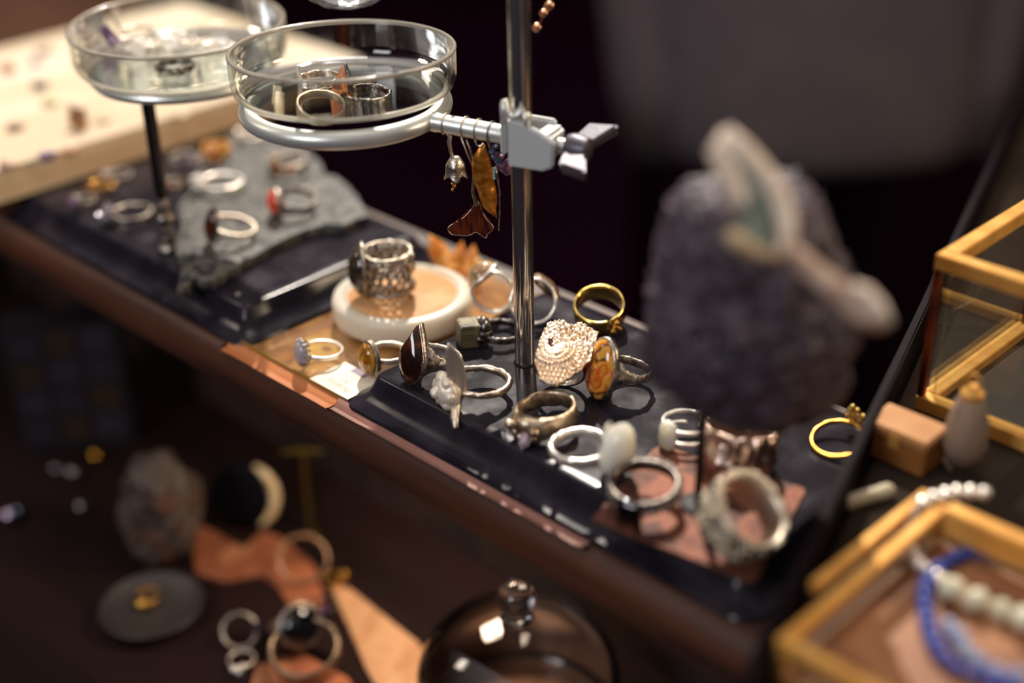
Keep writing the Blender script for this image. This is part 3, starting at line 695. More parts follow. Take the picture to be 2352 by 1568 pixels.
obj('stone', MB().loops([[(8, -4, -3), (17, -3.6, -3), (17, 3.6, -3), (8, 4, -3)], [(7.8, -4.4, 4), (16.2, -4, 3), (15.6, 3.4, 4.5), (8.2, 3.8, 5)], [(10, -3, 12), (12, -3, 12.5), (12, .4, 13), (10, .6, 12.8)]]).jit(.5, .3, 2), mat('orange rock', 'b8642c', 0, .35, c2=['d98a44', '7d3c1d'], ns=160, bump=.5, trans=.1), r, ang=25)
obj('claw_plate', MB().loops([[(7.4, -2, 1), (8.8, -2, 1), (8.8, 3, 1), (7.4, 3, 1)], [(7.6, -3.6, 7), (9, -3.6, 7), (9, 1.5, 8), (7.6, 1.5, 8)], [(10, -2.5, 14), (11, -2.5, 14), (11, 0, 14), (10, 0, 14)]]).jit(.6, .4, 5), SILVER_B, r, ang=30)
obj('band', band(9.8, 4.5, 1.8, amp=1.0, sc=.4, seed=55), SILVER_B, r, ang=180)
put(r, (752, 142, 905, 252), z2, LEFT-10, 3, 0)
z1 = ZB+PH*.001+.0072+.0018
def silver_piece(label, bb, yaw, kind, seed):
    r = ring(label, G3)
    if kind == 'leaf':
        obj('band', band(9.3, 2.4, 1.4, amp=.3, seed=seed), SILVER, r, ang=180)
        obj('leaf', blade([(9, -2, -4), (10.5, -1, 0), (12, 0, 5), (13.5, 2, 9), (14, 5, 13)], 3.4), SILVER_P, r, ang=180)
    elif kind == 'amethyst':
        obj('band', band(9.3, 2.6, 1.4, amp=.3, seed=seed), SILVER, r, ang=180)
        b = MB()
        for i in range(5): crystal(b, (10, random.uniform(-3, 3), random.uniform(-4, 2)), (17+random.uniform(-2, 2), random.uniform(-5, 5), random.uniform(2, 12)), 2.6)
        obj('crystals', b, mat('amethyst', '77567c', 0, .1, c2='a98bb0', ns=200, trans=.4), r, ang=20, label='purple crystals')
    elif kind == 'dark':
        obj('band', band(9.3, 5.0, 1.8, amp=.7, seed=seed), SILVER_B, r, ang=180)
        b = MB()
        for i in range(26): a = random.uniform(-2, 2); b.ball((11*math.cos(a), 11*math.sin(a), random.uniform(-2.5, 2.5)), random.uniform(.9, 1.6), 1)
        obj('nuggets', b, SILVER_D, r, ang=180)
    elif kind == 'stone':
        obj('band', band(9.3, 3, 1.5, amp=.2, seed=seed), SILVER, r, ang=180)
        obj('stone', MB().dome(ellipse(8, 8, 24), 4, 7).mv(10.5, 0, 0), mat('white cabochon', 'ece4d6', 0, .15, sss=.2, coat=.4), r, ang=180)
    else:
        obj('band', band(9.3, 3.6, 1.6, amp=.6, seed=seed), SILVER_P, r, ang=180)
        b = MB()
        for i in range(9): b.ball((10.6, random.uniform(-4, 4), random.uniform(-3, 4)), random.uniform(1.2, 2.4), 2, .2, .5, i)
        obj('nuggets', b, SILVER_P, r, ang=180)
    return put(r, bb, z1, yaw, 0, 0)
silver_piece('silver ring with purple crystals at the left of the left dish', (238, 30, 345, 142), LEFT, 'amethyst', 60)
silver_piece('bright silver leaf ring at the back of the left dish', (262, 20, 350, 100), LEFT+10, 'leaf', 61)
silver_piece('dark nugget ring at the front of the left dish', (332, 128, 468, 180), LEFT+30, 'dark', 62)
silver_piece('ring with a round white cabochon in the left dish', (290, 88, 375, 130), LEFT+60, 'stone', 63)
silver_piece('bright silver nugget ring in the centre of the left dish', (350, 60, 460, 130), NEAR, 'nug', 64)
silver_piece('silver leaf ring at the right of the left dish', (408, 58, 520, 118), LEFT-20, 'leaf', 65)
silver_piece('bright nugget ring at the right edge of the left dish', (455, 76, 545, 150), RIGHT-30, 'nug', 66)
# ================================================================ earrings on the arm
E_DEP = .588
def frame2d(x0, y0, dep, name, label, group='earrings hung on the clamp arm'):
    """a thing hung at image point (x0,y0); q(px,py,depth mm) gives local mm"""
    t = thing(name, label, 'earring', D(x0, y0, dep), YR, group)
    s = dep/FPX*1000
    def q(px, py, d=0): return Vector(((px-x0)*s, d, -(py-y0)*s/.915))
    return t, q
def arm_at(k): return RC+AD*(.0474+k*(dl/1000-.0474))
def earring(X, name, label):
    k = min((i/400 for i in range(420)), key=lambda q: abs(float(proj(np.array(arm_at(q)))[0])-X)); a = arm_at(k); s = proj(np.array(a)); return (*frame2d(float(s[0]), float(s[1]), float(s[2]), name, label), float(s[0]), float(s[1]))
def arm_loop(t, m, r=.38):
    # wire loop lying round the arm (arm runs along AD)
    M = Matrix.Rotation(math.radians(AY-YR), 4, 'Z')
    pts = [M@Vector((.8*math.sin(a*.5), 4.5*math.cos(a), 4.5*math.sin(a))) for a in [2*pi*i/30*.8-.9 for i in range(31)]]
    obj('ear_wire', MB().tube(pts, r, 6), m, t, ang=180)
    return pts[0]
def strip(cl, hw, q, thick=.35, cup=.5, wav=0):
    n = len(cl); L = []
    for i, (x, y) in enumerate(cl):
        x0, y0 = cl[max(i-1, 0)]; x1, y1 = cl[min(i+1, n-1)]; dx, dy = x1-x0, y1-y0; k = math.hypot(dx, dy); nx, ny = -dy/k, dx/k
        f, bk = [], []
        for j in range(9):
            u = j/4-1; dpt = cup*(u*u-.5)*hw[i]*.08+wav*math.sin(i*1.9+u*2.4)
            p = q(x+nx*u*hw[i], y+ny*u*hw[i], dpt); f.append(p); bk.append(p+Vector((0, thick, 0)))
        L.append(f+bk[::-1])
    return MB().loops(L)
t, q, x0, y0 = earring(1022, 'bell_earring', 'small silver bell flower earring with gold bead stamens, leftmost on the arm')
arm_loop(t, SILVER_M)
ox, oy = 1022-x0, 300-y0
Q = lambda x, y, d=0: q(x0+x-1022+2, y0+y-283, d)
obj('stem', MB().tube([Q(1021, 300), Q(1030, 312), Q(1028, 325), Q(1030, 340), Q(1034, 358)], [.5, .9, .9, .8, .7], 8), SILVER_M, t, ang=180)
L = []; c = Q(1040, 356)
for i in range(13):
    k = i/12; z = -k*9.2; rr = 1.4+2.6*min(1, k*2.2)**.6+.9*max(0, k-.72)*3
    L.append([c+Vector((math.cos(a)*rr*(1+.12*math.cos(4*a)*k), math.sin(a)*rr*(1+.12*math.cos(4*a)*k), z-(1.3*math.cos(4*a)+.5)*max(0, k-.55)*2)) for a in [2*pi*j/32 for j in range(32)]])
L2 = [[c+(p-c)*.9 for p in l] for l in L[::-1]]
bell = obj('bell', MB().loops(L+L2).jit(.2, .6, 2), mat('bell silver', 'd8cfc0', 1, .36, bump=.6, bs=900), t, ang=180)
for x, y, d in ((1031, 416, 0), (1046, 412, 1), (1031, 428, -1), (1036, 424, 1)):
    b = MB().tube([c+Vector((0, 0, -6)), Q(x, y, d)], .22, 6).ball(Q(x, y+2, d), .8, 2)
    obj('stamen', b, GOLD_D, bell, ang=180, label='gold bead stamen')
t, q, x0, y0 = earring(1066, 'ginkgo_earring', 'dark copper ginkgo leaf earring hanging lowest under the arm')
arm_loop(t, SILVER_M)
Q = lambda x, y, d=0: q(x0+x-1066, y0+y-293, d)
obj('hook_wire', MB().tube([Q(1058, 315), Q(1070, 350), Q(1083, 383)], .35, 6), SILVER_M, t, ang=180)
obj('stem', MB().tube([Q(1070, 320), Q(1078, 345), Q(1086, 380), Q(1083, 410), Q(1080, 440), Q(1090, 472)], [.4, .45, .5, .55, .75, 1.2], 8), SILVER_D, t, ang=180)
outl = [(1088, 462), (1078, 478), (1055, 500), (1020, 520), (1023, 534), (1034, 540), (1048, 541), (1062, 543), (1074, 540), (1083, 535), (1096, 543), (1108, 549), (1113, 540), (1124, 530), (1125, 521), (1113, 508), (1102, 490), (1096, 470)]
def fine(o, n=5):
    r_ = []
    for i in range(len(o)):
        p0, p1, p2, p3 = [Vector(o[(i+k-1) % len(o)]) for k in range(4)]
        for j in range(n):
            u = j/n; r_.append(tuple(.5*((2*p1)+(p2-p0)*u+(2*p0-5*p1+4*p2-p3)*u*u+(3*p1-p0-3*p2+p3)*u**3)))
    return r_
fo = fine(outl); ap = (1090, 466)
L = []
for k in [.02, .15, .3, .45, .6, .75, .9, 1.0]:
    L.append([Q(ap[0]+(x-ap[0])*k, ap[1]+(y-ap[1])*k, .25*math.sin(i*.55)*k-.0016*(x-ap[0])**2*.12*k+(.12 if i % 2 else 0)*k) for i, (x, y) in enumerate(fo)])
Lb = [[p+Vector((0, .45, 0)) for p in l] for l in L[::-1]]
lf = obj('leaf', MB().loops(L+Lb), COPPER_D, t, ang=180)
obj('leaf_edge', MB().tube(L[-1], .3, 6, True), mat('edge silver', 'b5a79b', 1, .3), lf, ang=180, label='fine silver outline')
t, q, x0, y0 = earring(1096, 'leaf_earring', 'long rippled gold leaf earring on the arm, just right of the ginkgo leaf')
arm_loop(t, SILVER_M)
Q = lambda x, y, d=0: q(x0+x-1096, y0+y-302, d)
obj('hook_wire', MB().tube([Q(1090, 322), Q(1093, 336), Q(1102, 340), Q(1109, 334)], .35, 6), SILVER_M, t, ang=180)
obj('leaf', strip([(1110, 334), (1106, 350), (1103, 368), (1103, 388), (1106, 408), (1109, 425), (1113, 442), (1117, 458), (1120, 474), (1126, 490), (1135, 506)], [3, 11, 19, 23, 25, 23, 22, 21, 18, 10, 1], Q, .4, 1.4, .9), mat('bronze gold leaf', 'd98f3a', .7, .36, c2='a8641e', ns=150, bump=.5, bs=350, dist=(1, 1, 2)), t, ang=180)
t, q, x0, y0 = earring(1127, 'bead_earring', 'earring of purple-blue stone chips and tiny green beads beside the clamp')
arm_loop(t, SILVER_D)
Q = lambda x, y, d=0: q(x0+x-1126, y0+y-306, d)
for i, (x, y, rr) in enumerate(((1128, 350, 1.5), (1136, 342, 1.3), (1133, 362, 1.5), (1142, 372, 1.6), (1150, 366, 1.5), (1148, 384, 1.6), (1158, 378, 1.7), (1156, 394, 1.5), (1164, 388, 1.5), (1163, 400, 1.3), (1140, 356, 1.4), (1166, 372, 1.4))):
    obj('stone_chip', MB().ball(Q(x, y, random.uniform(-1, 1.5)), (rr, rr*.8, rr), 2, .45, .5, i), mat('blue chip', '3a4358', .2, .12, c2='6a6a86', ns=400) if i == 0 else (bpy.data.materials['blue chip'] if i < 4 else (mat('mauve chip', '8a5d74', .1, .12, c2='5c3e58', ns=300, trans=.2) if i == 4 else bpy.data.materials['mauve chip'])), t, ang=30)
for i in range(5): obj('bead', MB().ball(Q(1131, 388+i*5.6), .62, 2), mat('mint bead', '8fb5a6', 0, .15) if i == 0 else bpy.data.materials['mint bead'], t)
obj('hook_wire', MB().tube([Q(1118, 318), Q(1123, 342)], .35, 6), SILVER_M, t)
obj('long_wire', MB().tube([Q(1136, 382), Q(1139, 410), Q(1143, 440), Q(1142, 490), Q(1139, 533)], .38, 6), SILVER_D, t, ang=180)
obj('short_wire', MB().tube([Q(1170, 385), Q(1172, 410), Q(1172, 430)], .3, 6), COPPER, t)
# ================================================================ rings on slate and left base
def sring(label, bb, z, yaw, builder, tilt=0, roll=0, M=None, cat='ring'):
    r = ring(label, G2, cat); builder(r)
    if M is not None: r.rotation_euler = M.to_euler(); return fit(r, bb, z)
    return put(r, bb, z, yaw, tilt, roll)
def b_band(m, w=3, t=1.5, amp=.2, seed=0): return lambda r: obj('band', band(9.2, w, t, amp=amp, seed=seed), m, r, ang=180)
def with_crystals(r):
    b_band(SILVER_P, 3.6, 2.2, .3, 70)(r); b = MB()
    for i in range(9): crystal(b, (10, random.uniform(-4, 4), random.uniform(-3, 3)), (13.5+random.uniform(0, 3), random.uniform(-7, 7), random.uniform(-4, 8)), random.uniform(1.2, 2.2))
    b.ball((11, 0, 0), (2.5, 6, 4), 2, .3, .5, 3)
    obj('crystals', b, mat('white crystals', 'fffaf0', .0, .1, coat=.8), r, ang=20, label='bright white crystals')
sring('shining silver ring with white crystals, centre of the slate', (438, 370, 557, 470), SLT, LEFT, with_crystals, 2)
def b2_(r):
    b_band(SILVER_M, 2.6, 1.7, .25, 71)(r); oo = ellipse(5, 8, 24)
    obj('stone', MB().dome(oo, 3.5, 7).mv(10.4, 0, 1), STONE_T, r, ang=180); obj('bezel', MB().tube([(10.4, y*1.05, z*1.05+1) for y, z in oo], .8, 8, True), SILVER_D, r, ang=180)
sring('silver ring with a dark brown oval stone near the pointed front of the slate', (468, 462, 590, 574), SLT, LEFT+30, b2_, 0, 0, RX(LEFT+35, 'Z')@RX(-12, 'Y')@RX(-8, 'X'))
def b3_(r):
    b_band(SILVER_B, 4.0, 1.4, .2, 72)(r); oo = ellipse(6.5, 7, 24, .8)
    obj('stone', MB().dome(oo, 5.5, 7).mv(10.4, 0, 0), mat('red stone', 'd8351a', 0, .15, c2='ee5530', ns=120, coat=.5, sss=.4), r, ang=180, label='glossy red stone')
    obj('setting', MB().loops([[(8, y*.6, z*.7) for y, z in oo], [(10.6, y*1.1, z*1.1) for y, z in oo], [(12.5, y*.98, z*1.0) for y, z in oo]]), SILVER_D, r, ang=180)
sring('dark ring with a glossy red stone on the slate', (598, 418, 744, 508), SLT, LEFT-12, b3_, 0, 0, RX(LEFT+25, 'Z')@RX(-4, 'Y')@RX(-12, 'X'))
def b4_(r):
    b_band(SILVER_D, 4.5, 2.0, .6, 73)(r); b = MB()
    for i in range(10): a = random.uniform(-1.6, 1.6); b.ball((11*math.cos(a), 11*math.sin(a), random.uniform(-3, 3)), random.uniform(1.4, 2.6), 2, .3, .5, i)
    obj('nuggets', b, mat('rusty nuggets', '7a4a30', .5, .3, c2='a5714a', ns=200), r, ang=180)
sring('rust-brown nugget ring at the back right of the slate', (600, 334, 720, 422), SLT, NEAR-40, b4_)
def b5_(r):
    b_band(BRASS, 7, 1.5, .3, 74)(r); obj('stone', MB().dome(ellipse(7, 7.5, 22), 5, 7).mv(10, 0, 0), mat('dull orange stone', '8f5426', .1, .25, c2='b97636', ns=90, coat=.4), r, ang=180)
sring('dull orange stone ring at the back of the slate', (452, 310, 542, 390), SLT, NEAR, b5_)
def b6_(r):
    b_band(SILVER, 4, 1.8, .5, 75)(r); b = MB()
    for i in range(8): b.ball((11, random.uniform(-5, 5), random.uniform(-3, 4)), random.uniform(1.5, 2.6), 2, .3, .5, i)
    obj('nuggets', b, SILVER, r, ang=180)
sring('silver nugget ring behind the slate rings, just below the three-ring dish', (530, 282, 622, 338), SLT, LEFT, b6_)
def b7_(r):
    b_band(SILVER_D, 3, 1.6, .4, 76)(r); b = MB()
    for i in range(7): crystal(b, (9, random.uniform(-4, 4), random.uniform(-3, 3)), (14+random.uniform(0, 4), random.uniform(-7, 7), random.uniform(0, 10)), 2.2)
    obj('crystals', b, mat('mauve-grey crystals', '9a8790', .1, .15, c2='b5a3a8', ns=200, trans=.3), r, ang=20)
sring('ring with a cluster of mauve-grey crystals beside the left pedestal stem', (390, 328, 466, 402), SLT, NEAR+10, b7_)
BZ = ZB+.0002
def b8_(r):
    b_band(SILVER_D, 3.4, 1.5, .4, 77)(r); b = MB()
    for i in range(10): crystal(b, (9.5, random.uniform(-5, 5), random.uniform(-3, 3)), (14+random.uniform(-1, 3), random.uniform(-7, 7), random.uniform(-3, 7)), 1.9)
    obj('crystals', b, mat('grey quartz cluster', 'aaa2aa', .2, .15, trans=.3), r, ang=20)
sring('silver ring with a grey quartz cluster lying alone on the left black base', (224, 448, 352, 532), BZ, LEFT, b8_)
def cab(m, w=7, h=7, bandm=SILVER_D):
    def f(r):
        b_band(bandm, 3, 1.5, .3, int(w*9))(r); oo = ellipse(w, h, 24)
        obj('stone', MB().dome(oo, 5, 7).jit(.4, .4, 2).mv(10.3, 0, 0), m, r, ang=180); obj('bezel', MB().tube([(10.3, y*1.05, z*1.05) for y, z in oo], .8, 8, True), bandm, r, ang=180)
    return f
sring('ring with an amber stone in the shade left of the pedestal stem', (186, 402, 276, 456), BZ, LEFT+40, cab(mat('shaded amber', 'a8691f', 0, .2, c2='6d3f16', ns=150, coat=.5), 7, 6, GOLD_D))
sring('ring with a purple rough stone at the far left of the base', (150, 436, 226, 496), BZ, LEFT+60, cab(mat('purple rough', '5c4258', 0, .25, c2='7c6274', ns=120), 8, 7))
sring('pinkish silver ring in the shade under the cream board edge', (208, 384, 326, 424), BZ, LEFT+20, cab(mat('pink pebble', 'a58d8e', 0, .3), 6, 5))
sring('oxidised ring beside the pedestal foot', (362, 398, 428, 446), BZ, NEAR, b4_)
# ================================================================ dark mineral on a pin stand
FT = Vector((.1252, -.0355, CT))
MC = D(1715, 700, .478)
ms = thing('pin_stand', 'thin black pin stand rising from the copper sheet under the dark mineral', 'stand', FT)
obj('foot', MB().lathe([(7, 0), (7, .8), (6.4, 1.2), (1.7, 1.6)], 28), mat('black pin foot', '100d10', 0, .6), ms)
obj('pin', MB().lathe([(1.6, 1.2), (1.6, 52), (1.3, 53)], 16), mat('black pin', '120e12', .3, .4), ms)
DR = mat('dark druzy mineral', '382f39', .0, .45, spec=.5, c2=['584b56', '281f28', '85757e'], ns=95, lo=.3, hi=.75, nd=5, bump=1, bs=170, bd=.004)
mn = thing('mineral_specimen', 'large dark purple-grey druzy mineral lump held up on the pin stand', 'mineral', MC)
px = [(1560, 432), (1600, 418), (1650, 425), (1720, 440), (1820, 425), (1862, 470), (1900, 545), (1945, 640), (1968, 720), (1965, 830), (1950, 900), (1900, 950), (1800, 985), (1700, 985), (1620, 945), (1545, 900), (1490, 840), (1475, 780), (1492, 700), (1500, 620), (1520, 520)]
sm = float(proj(np.array(MC))[2])/FPX*1000
MR = Matrix.Rotation(math.radians(YR), 4, 'Z')
def mineral():
    bm = bmesh.new(); bmesh.ops.create_icosphere(bm, subdivisions=6, radius=1)
    c0 = proj(np.array(MC)); n = len(px)
    an = [(math.atan2(-(y-c0[1])/.9, x-c0[0]), math.hypot(x-c0[0], (y-c0[1])/.9)*sm) for x, y in px]; an.sort()
    def rad(a):
        for i in range(n):
            a0, r0 = an[i]; a1, r1 = an[(i+1) % n]
            if i == n-1: a1 += 2*pi
            for s in (0, 2*pi):
                if a0 <= a+s <= a1: return r0+(r1-r0)*(a+s-a0)/(a1-a0)
        return an[0][1]
    vs = []
    for v in bm.verts:
        x, y, z = v.co; h = math.hypot(x, z); a = math.atan2(z, x); rr = rad(a)
        d = nz(v.co, 2.2, 4)*3+nz(v.co, 6, 5)*3+abs(nz(v.co, 13, 8))*4.2+abs(nz(v.co, 27, 2))*2
        k = rr*h**.85 if h > 0 else 0
        q = Vector((math.cos(a)*k, y*33, math.sin(a)*k)); u = q.normalized()
        vs.append(MR@(q+u*(d-2.5)))
    f = [tuple(w.index for w in q.verts) for q in bm.faces]; bm.free()
    return MB().add(vs, f)
obj('lump', mineral(), DR, mn, ang=180)
# crystal cuff resting on the mineral
cz = thing('crystal_cuff', 'pale crusty cuff with a long grey-green crystal leaning on the dark mineral', 'bracelet', D(1725, 450, .425))
s2 = .425/FPX*1000
def cvec(x, y, d=0): return Vector(RV)*(x-1725)*s2-Vector(UV)*(y-450)*s2+Vector(FV)*d
CR = mat('pale crust', 'ecd8c2', .05, .5, c2=['d6bea6', 'f6e8d6'], ns=120, bump=.9, bs=250, bd=.0015)
def along(pts, ws, d0=0, th=4.5, m=12):
    L = []; n = len(pts)
    for i, (x, y) in enumerate(pts):
        x0, y0 = pts[max(i-1, 0)]; x1, y1 = pts[min(i+1, n-1)]; dx, dy = x1-x0, y1-y0; k = math.hypot(dx, dy); nx, ny = -dy/k, dx/k
        L.append([cvec(x+nx*ws[i]*math.cos(a), y+ny*ws[i]*math.cos(a), d0+th*math.sin(a)) for a in [2*pi*j/m for j in range(m)]])
    return MB().loops(L)
obj('crust_left', along([(1672, 300), (1655, 345), (1672, 400), (1690, 450), (1700, 480)], [14, 30, 26, 28, 14]).jit(1.2, .12, 2).jit(.6, .35, 6), CR, cz, ang=180)
obj('crust_right', along([(1668, 300), (1700, 345), (1745, 395), (1782, 440), (1800, 500), (1808, 560), (1785, 595)], [18, 30, 28, 27, 24, 22, 12]).jit(1.2, .12, 4).jit(.6, .35, 7), CR, cz, ang=180)
obj('crust_foot', along([(1670, 530), (1705, 560), (1745, 580), (1785, 590)], [16, 24, 24, 14]).jit(1.0, .15, 5), mat('ochre crust', 'b89468', .1, .5, c2='cdb48c', ns=130, bump=.8, bs=260), cz, ang=180)
obj('crystal', along([(1700, 370), (1722, 420), (1738, 480), (1742, 530), (1745, 568)], [10, 34, 46, 48, 34], 1.5, 5, 8), mat('grey-green crystal', '6c7568', 0, .4, spec=.2, c2=['7f8876', '5e6a5e'], ns=60), cz, ang=30, label='long grey-green crystal')
obj('cuff_band', along([(1800, 560), (1845, 600), (1900, 645), (1960, 690), (2010, 725), (2038, 745)], [26, 28, 32, 34, 34, 18], 3, 4).jit(1.0, .12, 8), mat('dull copper crust', 'b89a86', .1, .5, c2=['e0c8b0', '8d6a50'], ns=70, bump=.8, bs=220), cz, ang=180)
obj('cuff_tip', along([(1955, 655), (1985, 675), (2015, 705), (2042, 740)], [12, 22, 24, 10], 0, 4).jit(.8, .2, 9), CR, cz, ang=180)
# ================================================================ things spread over the cream board
def pebble(label, bb, m, k=1.0, seed=0, name='stone', cat='stone', faceted=False):
    t = thing(name, label, cat, (0, 0, 1), 0, 'pieces on the cream board')
    b = MB()
    if faceted:
        for i in range(4): crystal(b, (random.uniform(-5, 5), random.uniform(-5, 5), 0), (random.uniform(-9, 9), random.uniform(-9, 9), random.uniform(10, 22)), random.uniform(4, 7))
        b.ball((0, 0, 3), (9, 8, 6), 3, .3, .5, seed)
    else: b.ball((0, 0, 4), (9, 7, 5*k), 3, .3, .6, seed)
    obj('body', b, m, t, ang=40); pose(t, random.uniform(0, 360)); return fit(t, bb, BT)
pebble('amber-brown crystal lump standing on the cream board, nearest the pedestal dish', (146, 226, 212, 304), mat('amber lump', '9a6a44', 0, .4, c2=['6d4a3a', 'c08a52'], ns=60), 1, 80, 'crystal', 'crystal', True)
BR = mat('brown stones', '8a6a58', 0, .5, c2='6d5348', ns=70)
pebble('flat brown stone near the left margin of the cream board', (10, 276, 62, 306), BR, .6, 81)
pebble('terracotta lump at the left margin of the cream board', (-6, 138, 40, 172), mat('terracotta lump', 'b98762', 0, .5), 1, 82)
pebble('dark green-brown stone in the middle of the cream board', (74, 184, 108, 206), mat('dark moss stone', '54503c', 0, .5), .8, 83)
pebble('pale green pebble on the cream board', (96, 222, 132, 242), mat('pale green stone', 'b9b98a', 0, .5), .7, 84)
pebble('tiny purple stone near the front edge of the cream board', (96, 344, 118, 372), mat('purple chip', '8a7090', 0, .3), 1, 85)
pebble('reddish brown stone near the front edge of the cream board', (140, 336, 180, 360), mat('reddish stone', '9c6a4a', 0, .5), .8, 86)
pebble('small pinkish stone at the front left of the cream board', (2, 366, 34, 388), mat('pinkish stone', 'b38d78', 0, .5), .8, 87)
pebble('lilac-grey stone toward the back of the cream board', (62, 128, 100, 156), mat('lilac stone', 'a59aa5', 0, .5), .7, 88)
pebble('brown shard at the back of the cream board', (86, 102, 116, 126), BR, .7, 89)
for i, (a, b, c, d) in enumerate(((395, 255, 440, 275), (215, 262, 262, 282))):
    pebble(('tan chip on the sunny board under the three-ring dish rim', 'tan chip on the board right of the amber lump')[i], (a, b, c, d), mat('tan chip %d' % i, 'b9a183', 0, .5), .5, 90+i)
ot = thing('wooden_crate', 'dim brown wooden crate behind the cream board, top left corner', 'crate', (-1.25, .36, 0))
for z in (.0, .34, .68): obj('slat_panel', MB().box(-.3, -.01, z+.02, .26, .01, z+.3), mat('crate wood', 'a3755a', 0, .7, c2='8a614b', ns=9, dist=(.2, 1, 1)) if z == 0 else bpy.data.materials['crate wood'], ot, unit=1, smooth=False)
for x in (-.28, .24): obj('post', MB().box(x-.025, .01, 0, x+.025, .06, 1.02), bpy.data.materials['crate wood'], ot, unit=1, smooth=False)
# ================================================================ lower table
LT = ZL+.0002
t = thing('copper_strip', 'sunlit tan copper strip running to the lower edge beside the glass cloche', 'metal sheet', (0, 0, ZL))
def flat(px, th, m, parent, name, z=LT, rip=0):
    o = [P(x, y, z)*1000 for x, y in px]
    return obj(name, MB().prism([(p.x, p.y) for p in o], z*1000-ZL*1000, z*1000-ZL*1000+th, .2), m, parent, ang=20)
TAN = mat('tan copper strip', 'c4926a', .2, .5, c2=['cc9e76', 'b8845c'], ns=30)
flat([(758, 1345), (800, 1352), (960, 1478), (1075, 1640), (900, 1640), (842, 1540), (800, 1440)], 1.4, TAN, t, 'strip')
t = thing('copper_strip', 'shaded copper strip crossing under the rings at the lower left', 'metal sheet', (0, 0, ZL))
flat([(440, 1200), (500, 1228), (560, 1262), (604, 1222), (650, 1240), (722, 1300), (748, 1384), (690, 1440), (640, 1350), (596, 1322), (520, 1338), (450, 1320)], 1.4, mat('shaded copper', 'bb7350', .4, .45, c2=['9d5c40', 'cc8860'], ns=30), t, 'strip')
t = thing('copper_strip', 'copper strip end at the bottom edge under the heaped rings', 'metal sheet', (0, 0, ZL))
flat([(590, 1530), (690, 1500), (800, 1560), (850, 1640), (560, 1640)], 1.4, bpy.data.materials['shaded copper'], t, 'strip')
def lump(name, label, cat, bb, m, rx, ry, rz, amp, seed, yaw=0):
    t = thing(name, label, cat, (0, 0, 1)); obj('body', MB().ball((0, 0, rz), (rx, ry, rz), 5, amp, .5, seed).jit(1.5, .12, seed), m, t, ang=180)
    pose(t, yaw+YR); return fit(t, bb, LT, hi=4)
GQ = mat('grey quartz lump', '44392f', 0, .6, c2=['574a42', '2e2522', '54392a'], ns=45, bump=.8, bs=120, bd=.003)
lump('mineral_lump', 'tall grey-brown quartz lump standing at the lower left', 'mineral', (258, 1000, 478, 1330), GQ, 34, 30, 52, .28, 3)
# black agate slice with pale rim
t = thing('agate_slice', 'upright black oval agate slice with a pale golden rim on its right side', 'stone slice', (0, 0, 1))
o = ellipse(29, 30, 48)
obj('face', MB().loops([[(-2, y, z) for y, z in o], [(2, y, z) for y, z in o], [(2.4, y*.96, z*.96) for y, z in o]]), mat('black agate', '0b0a10', 0, .5, spec=.1), t, ang=40)
arc = [(0, 30*math.cos(a), 31*math.sin(a)) for a in [math.radians(-62+130*i/30) for i in range(31)]]
obj('rim', MB().tube(arc, [1.5+3.6*math.sin(pi*i/30)**.6 for i in range(31)], 10).jit(.7, .2, 3), mat('golden rim', 'd8bb86', .2, .4, c2=['e8d6b0', 'b98f58'], ns=60), t, ang=180, label='pale golden crust')
t.rotation_euler = (RX(NEAR-8, 'Z')@RX(-14, 'Y')).to_euler(); fit(t, (474, 1042, 656, 1232), LT+.0016, hi=4)
t = thing('brass_hook_stand', 'thin dark brass T-shaped stand behind the golden-rimmed slice', 'stand', P(716, 1228, LT))
h = 62
OB = mat('old brass', '6a5a22', .8, .45)
obj('post', MB().lathe([(5, 0), (5, 1), (1.4, 1.6), (1.3, h)], 14), OB, t)
obj('crossbar', MB().tube([(-13, 0, h), (0, 0, h+1), (13, 0, h)], [1, 1.6, 1], 8).rot(YR, 'Z'), OB, t)
def lring(label, bb, z, yaw, tilt, builder, M=None):
    r = ring(label, 'rings heaped at the lower left'); builder(r)
    if M is not None: r.rotation_euler = M.to_euler(); return fit(r, bb, z, hi=2.5)
    pose(r, yaw, tilt); return fit(r, bb, z, hi=2.5)
LZ = LT+.0016
lring('brown metal ring arching at the top of the heap on the copper strip', (618, 1222, 775, 1345), LZ, 0, 0, lambda r: obj('band', band(9.3, 3, 1.5, amp=.3, seed=101), mat('brown ring metal', '8d7058', .9, .35, bump=.4), r, ang=180), RX(RIGHT, 'Z')@RX(38, 'X')@RX(12, 'Y'))
def black_cab(r):
    obj('band', band(9.3, 5, 1.8, amp=.5, seed=102), SILVER_D, r, ang=180); oo = ellipse(8.5, 8.5, 24)
    obj('stone', MB().dome(oo, 5, 7).mv(10.3, 0, 0), mat('black cabochon', '09080d', 0, .1, coat=.5), r, ang=180); obj('bezel', MB().tube([(10.3, y*1.06, z*1.06) for y, z in oo], 1.2, 8, True), SILVER_D, r, ang=180)
lring('ring with a round black stone among the heaped rings', (612, 1372, 745, 1500), LZ, NEAR+30, 30, black_cab)
lring('large satin ring hoop at the bottom of the heap, beside the sunlit strip', (600, 1420, 800, 1570), LZ, 0, 0, lambda r: obj('band', band(11, 7, 1.8, amp=.5, seed=103), mat('satin brown hoop', '94816d', .9, .4, bump=.3), r, ang=180), RX(RIGHT, 'Z')@RX(16, 'X'))
lring('small gold nugget ring at the top of the sunlit copper strip', (738, 1300, 808, 1352), LZ, RIGHT, 10, lambda r: (obj('band', band(9.2, 2.5, 1.5, amp=.3, seed=104), GOLD_D, r, ang=180), obj('nugget', MB().ball((12, 0, 2), (5, 7, 6), 3, .35, .5, 5), GOLD_D, r, ang=180)))
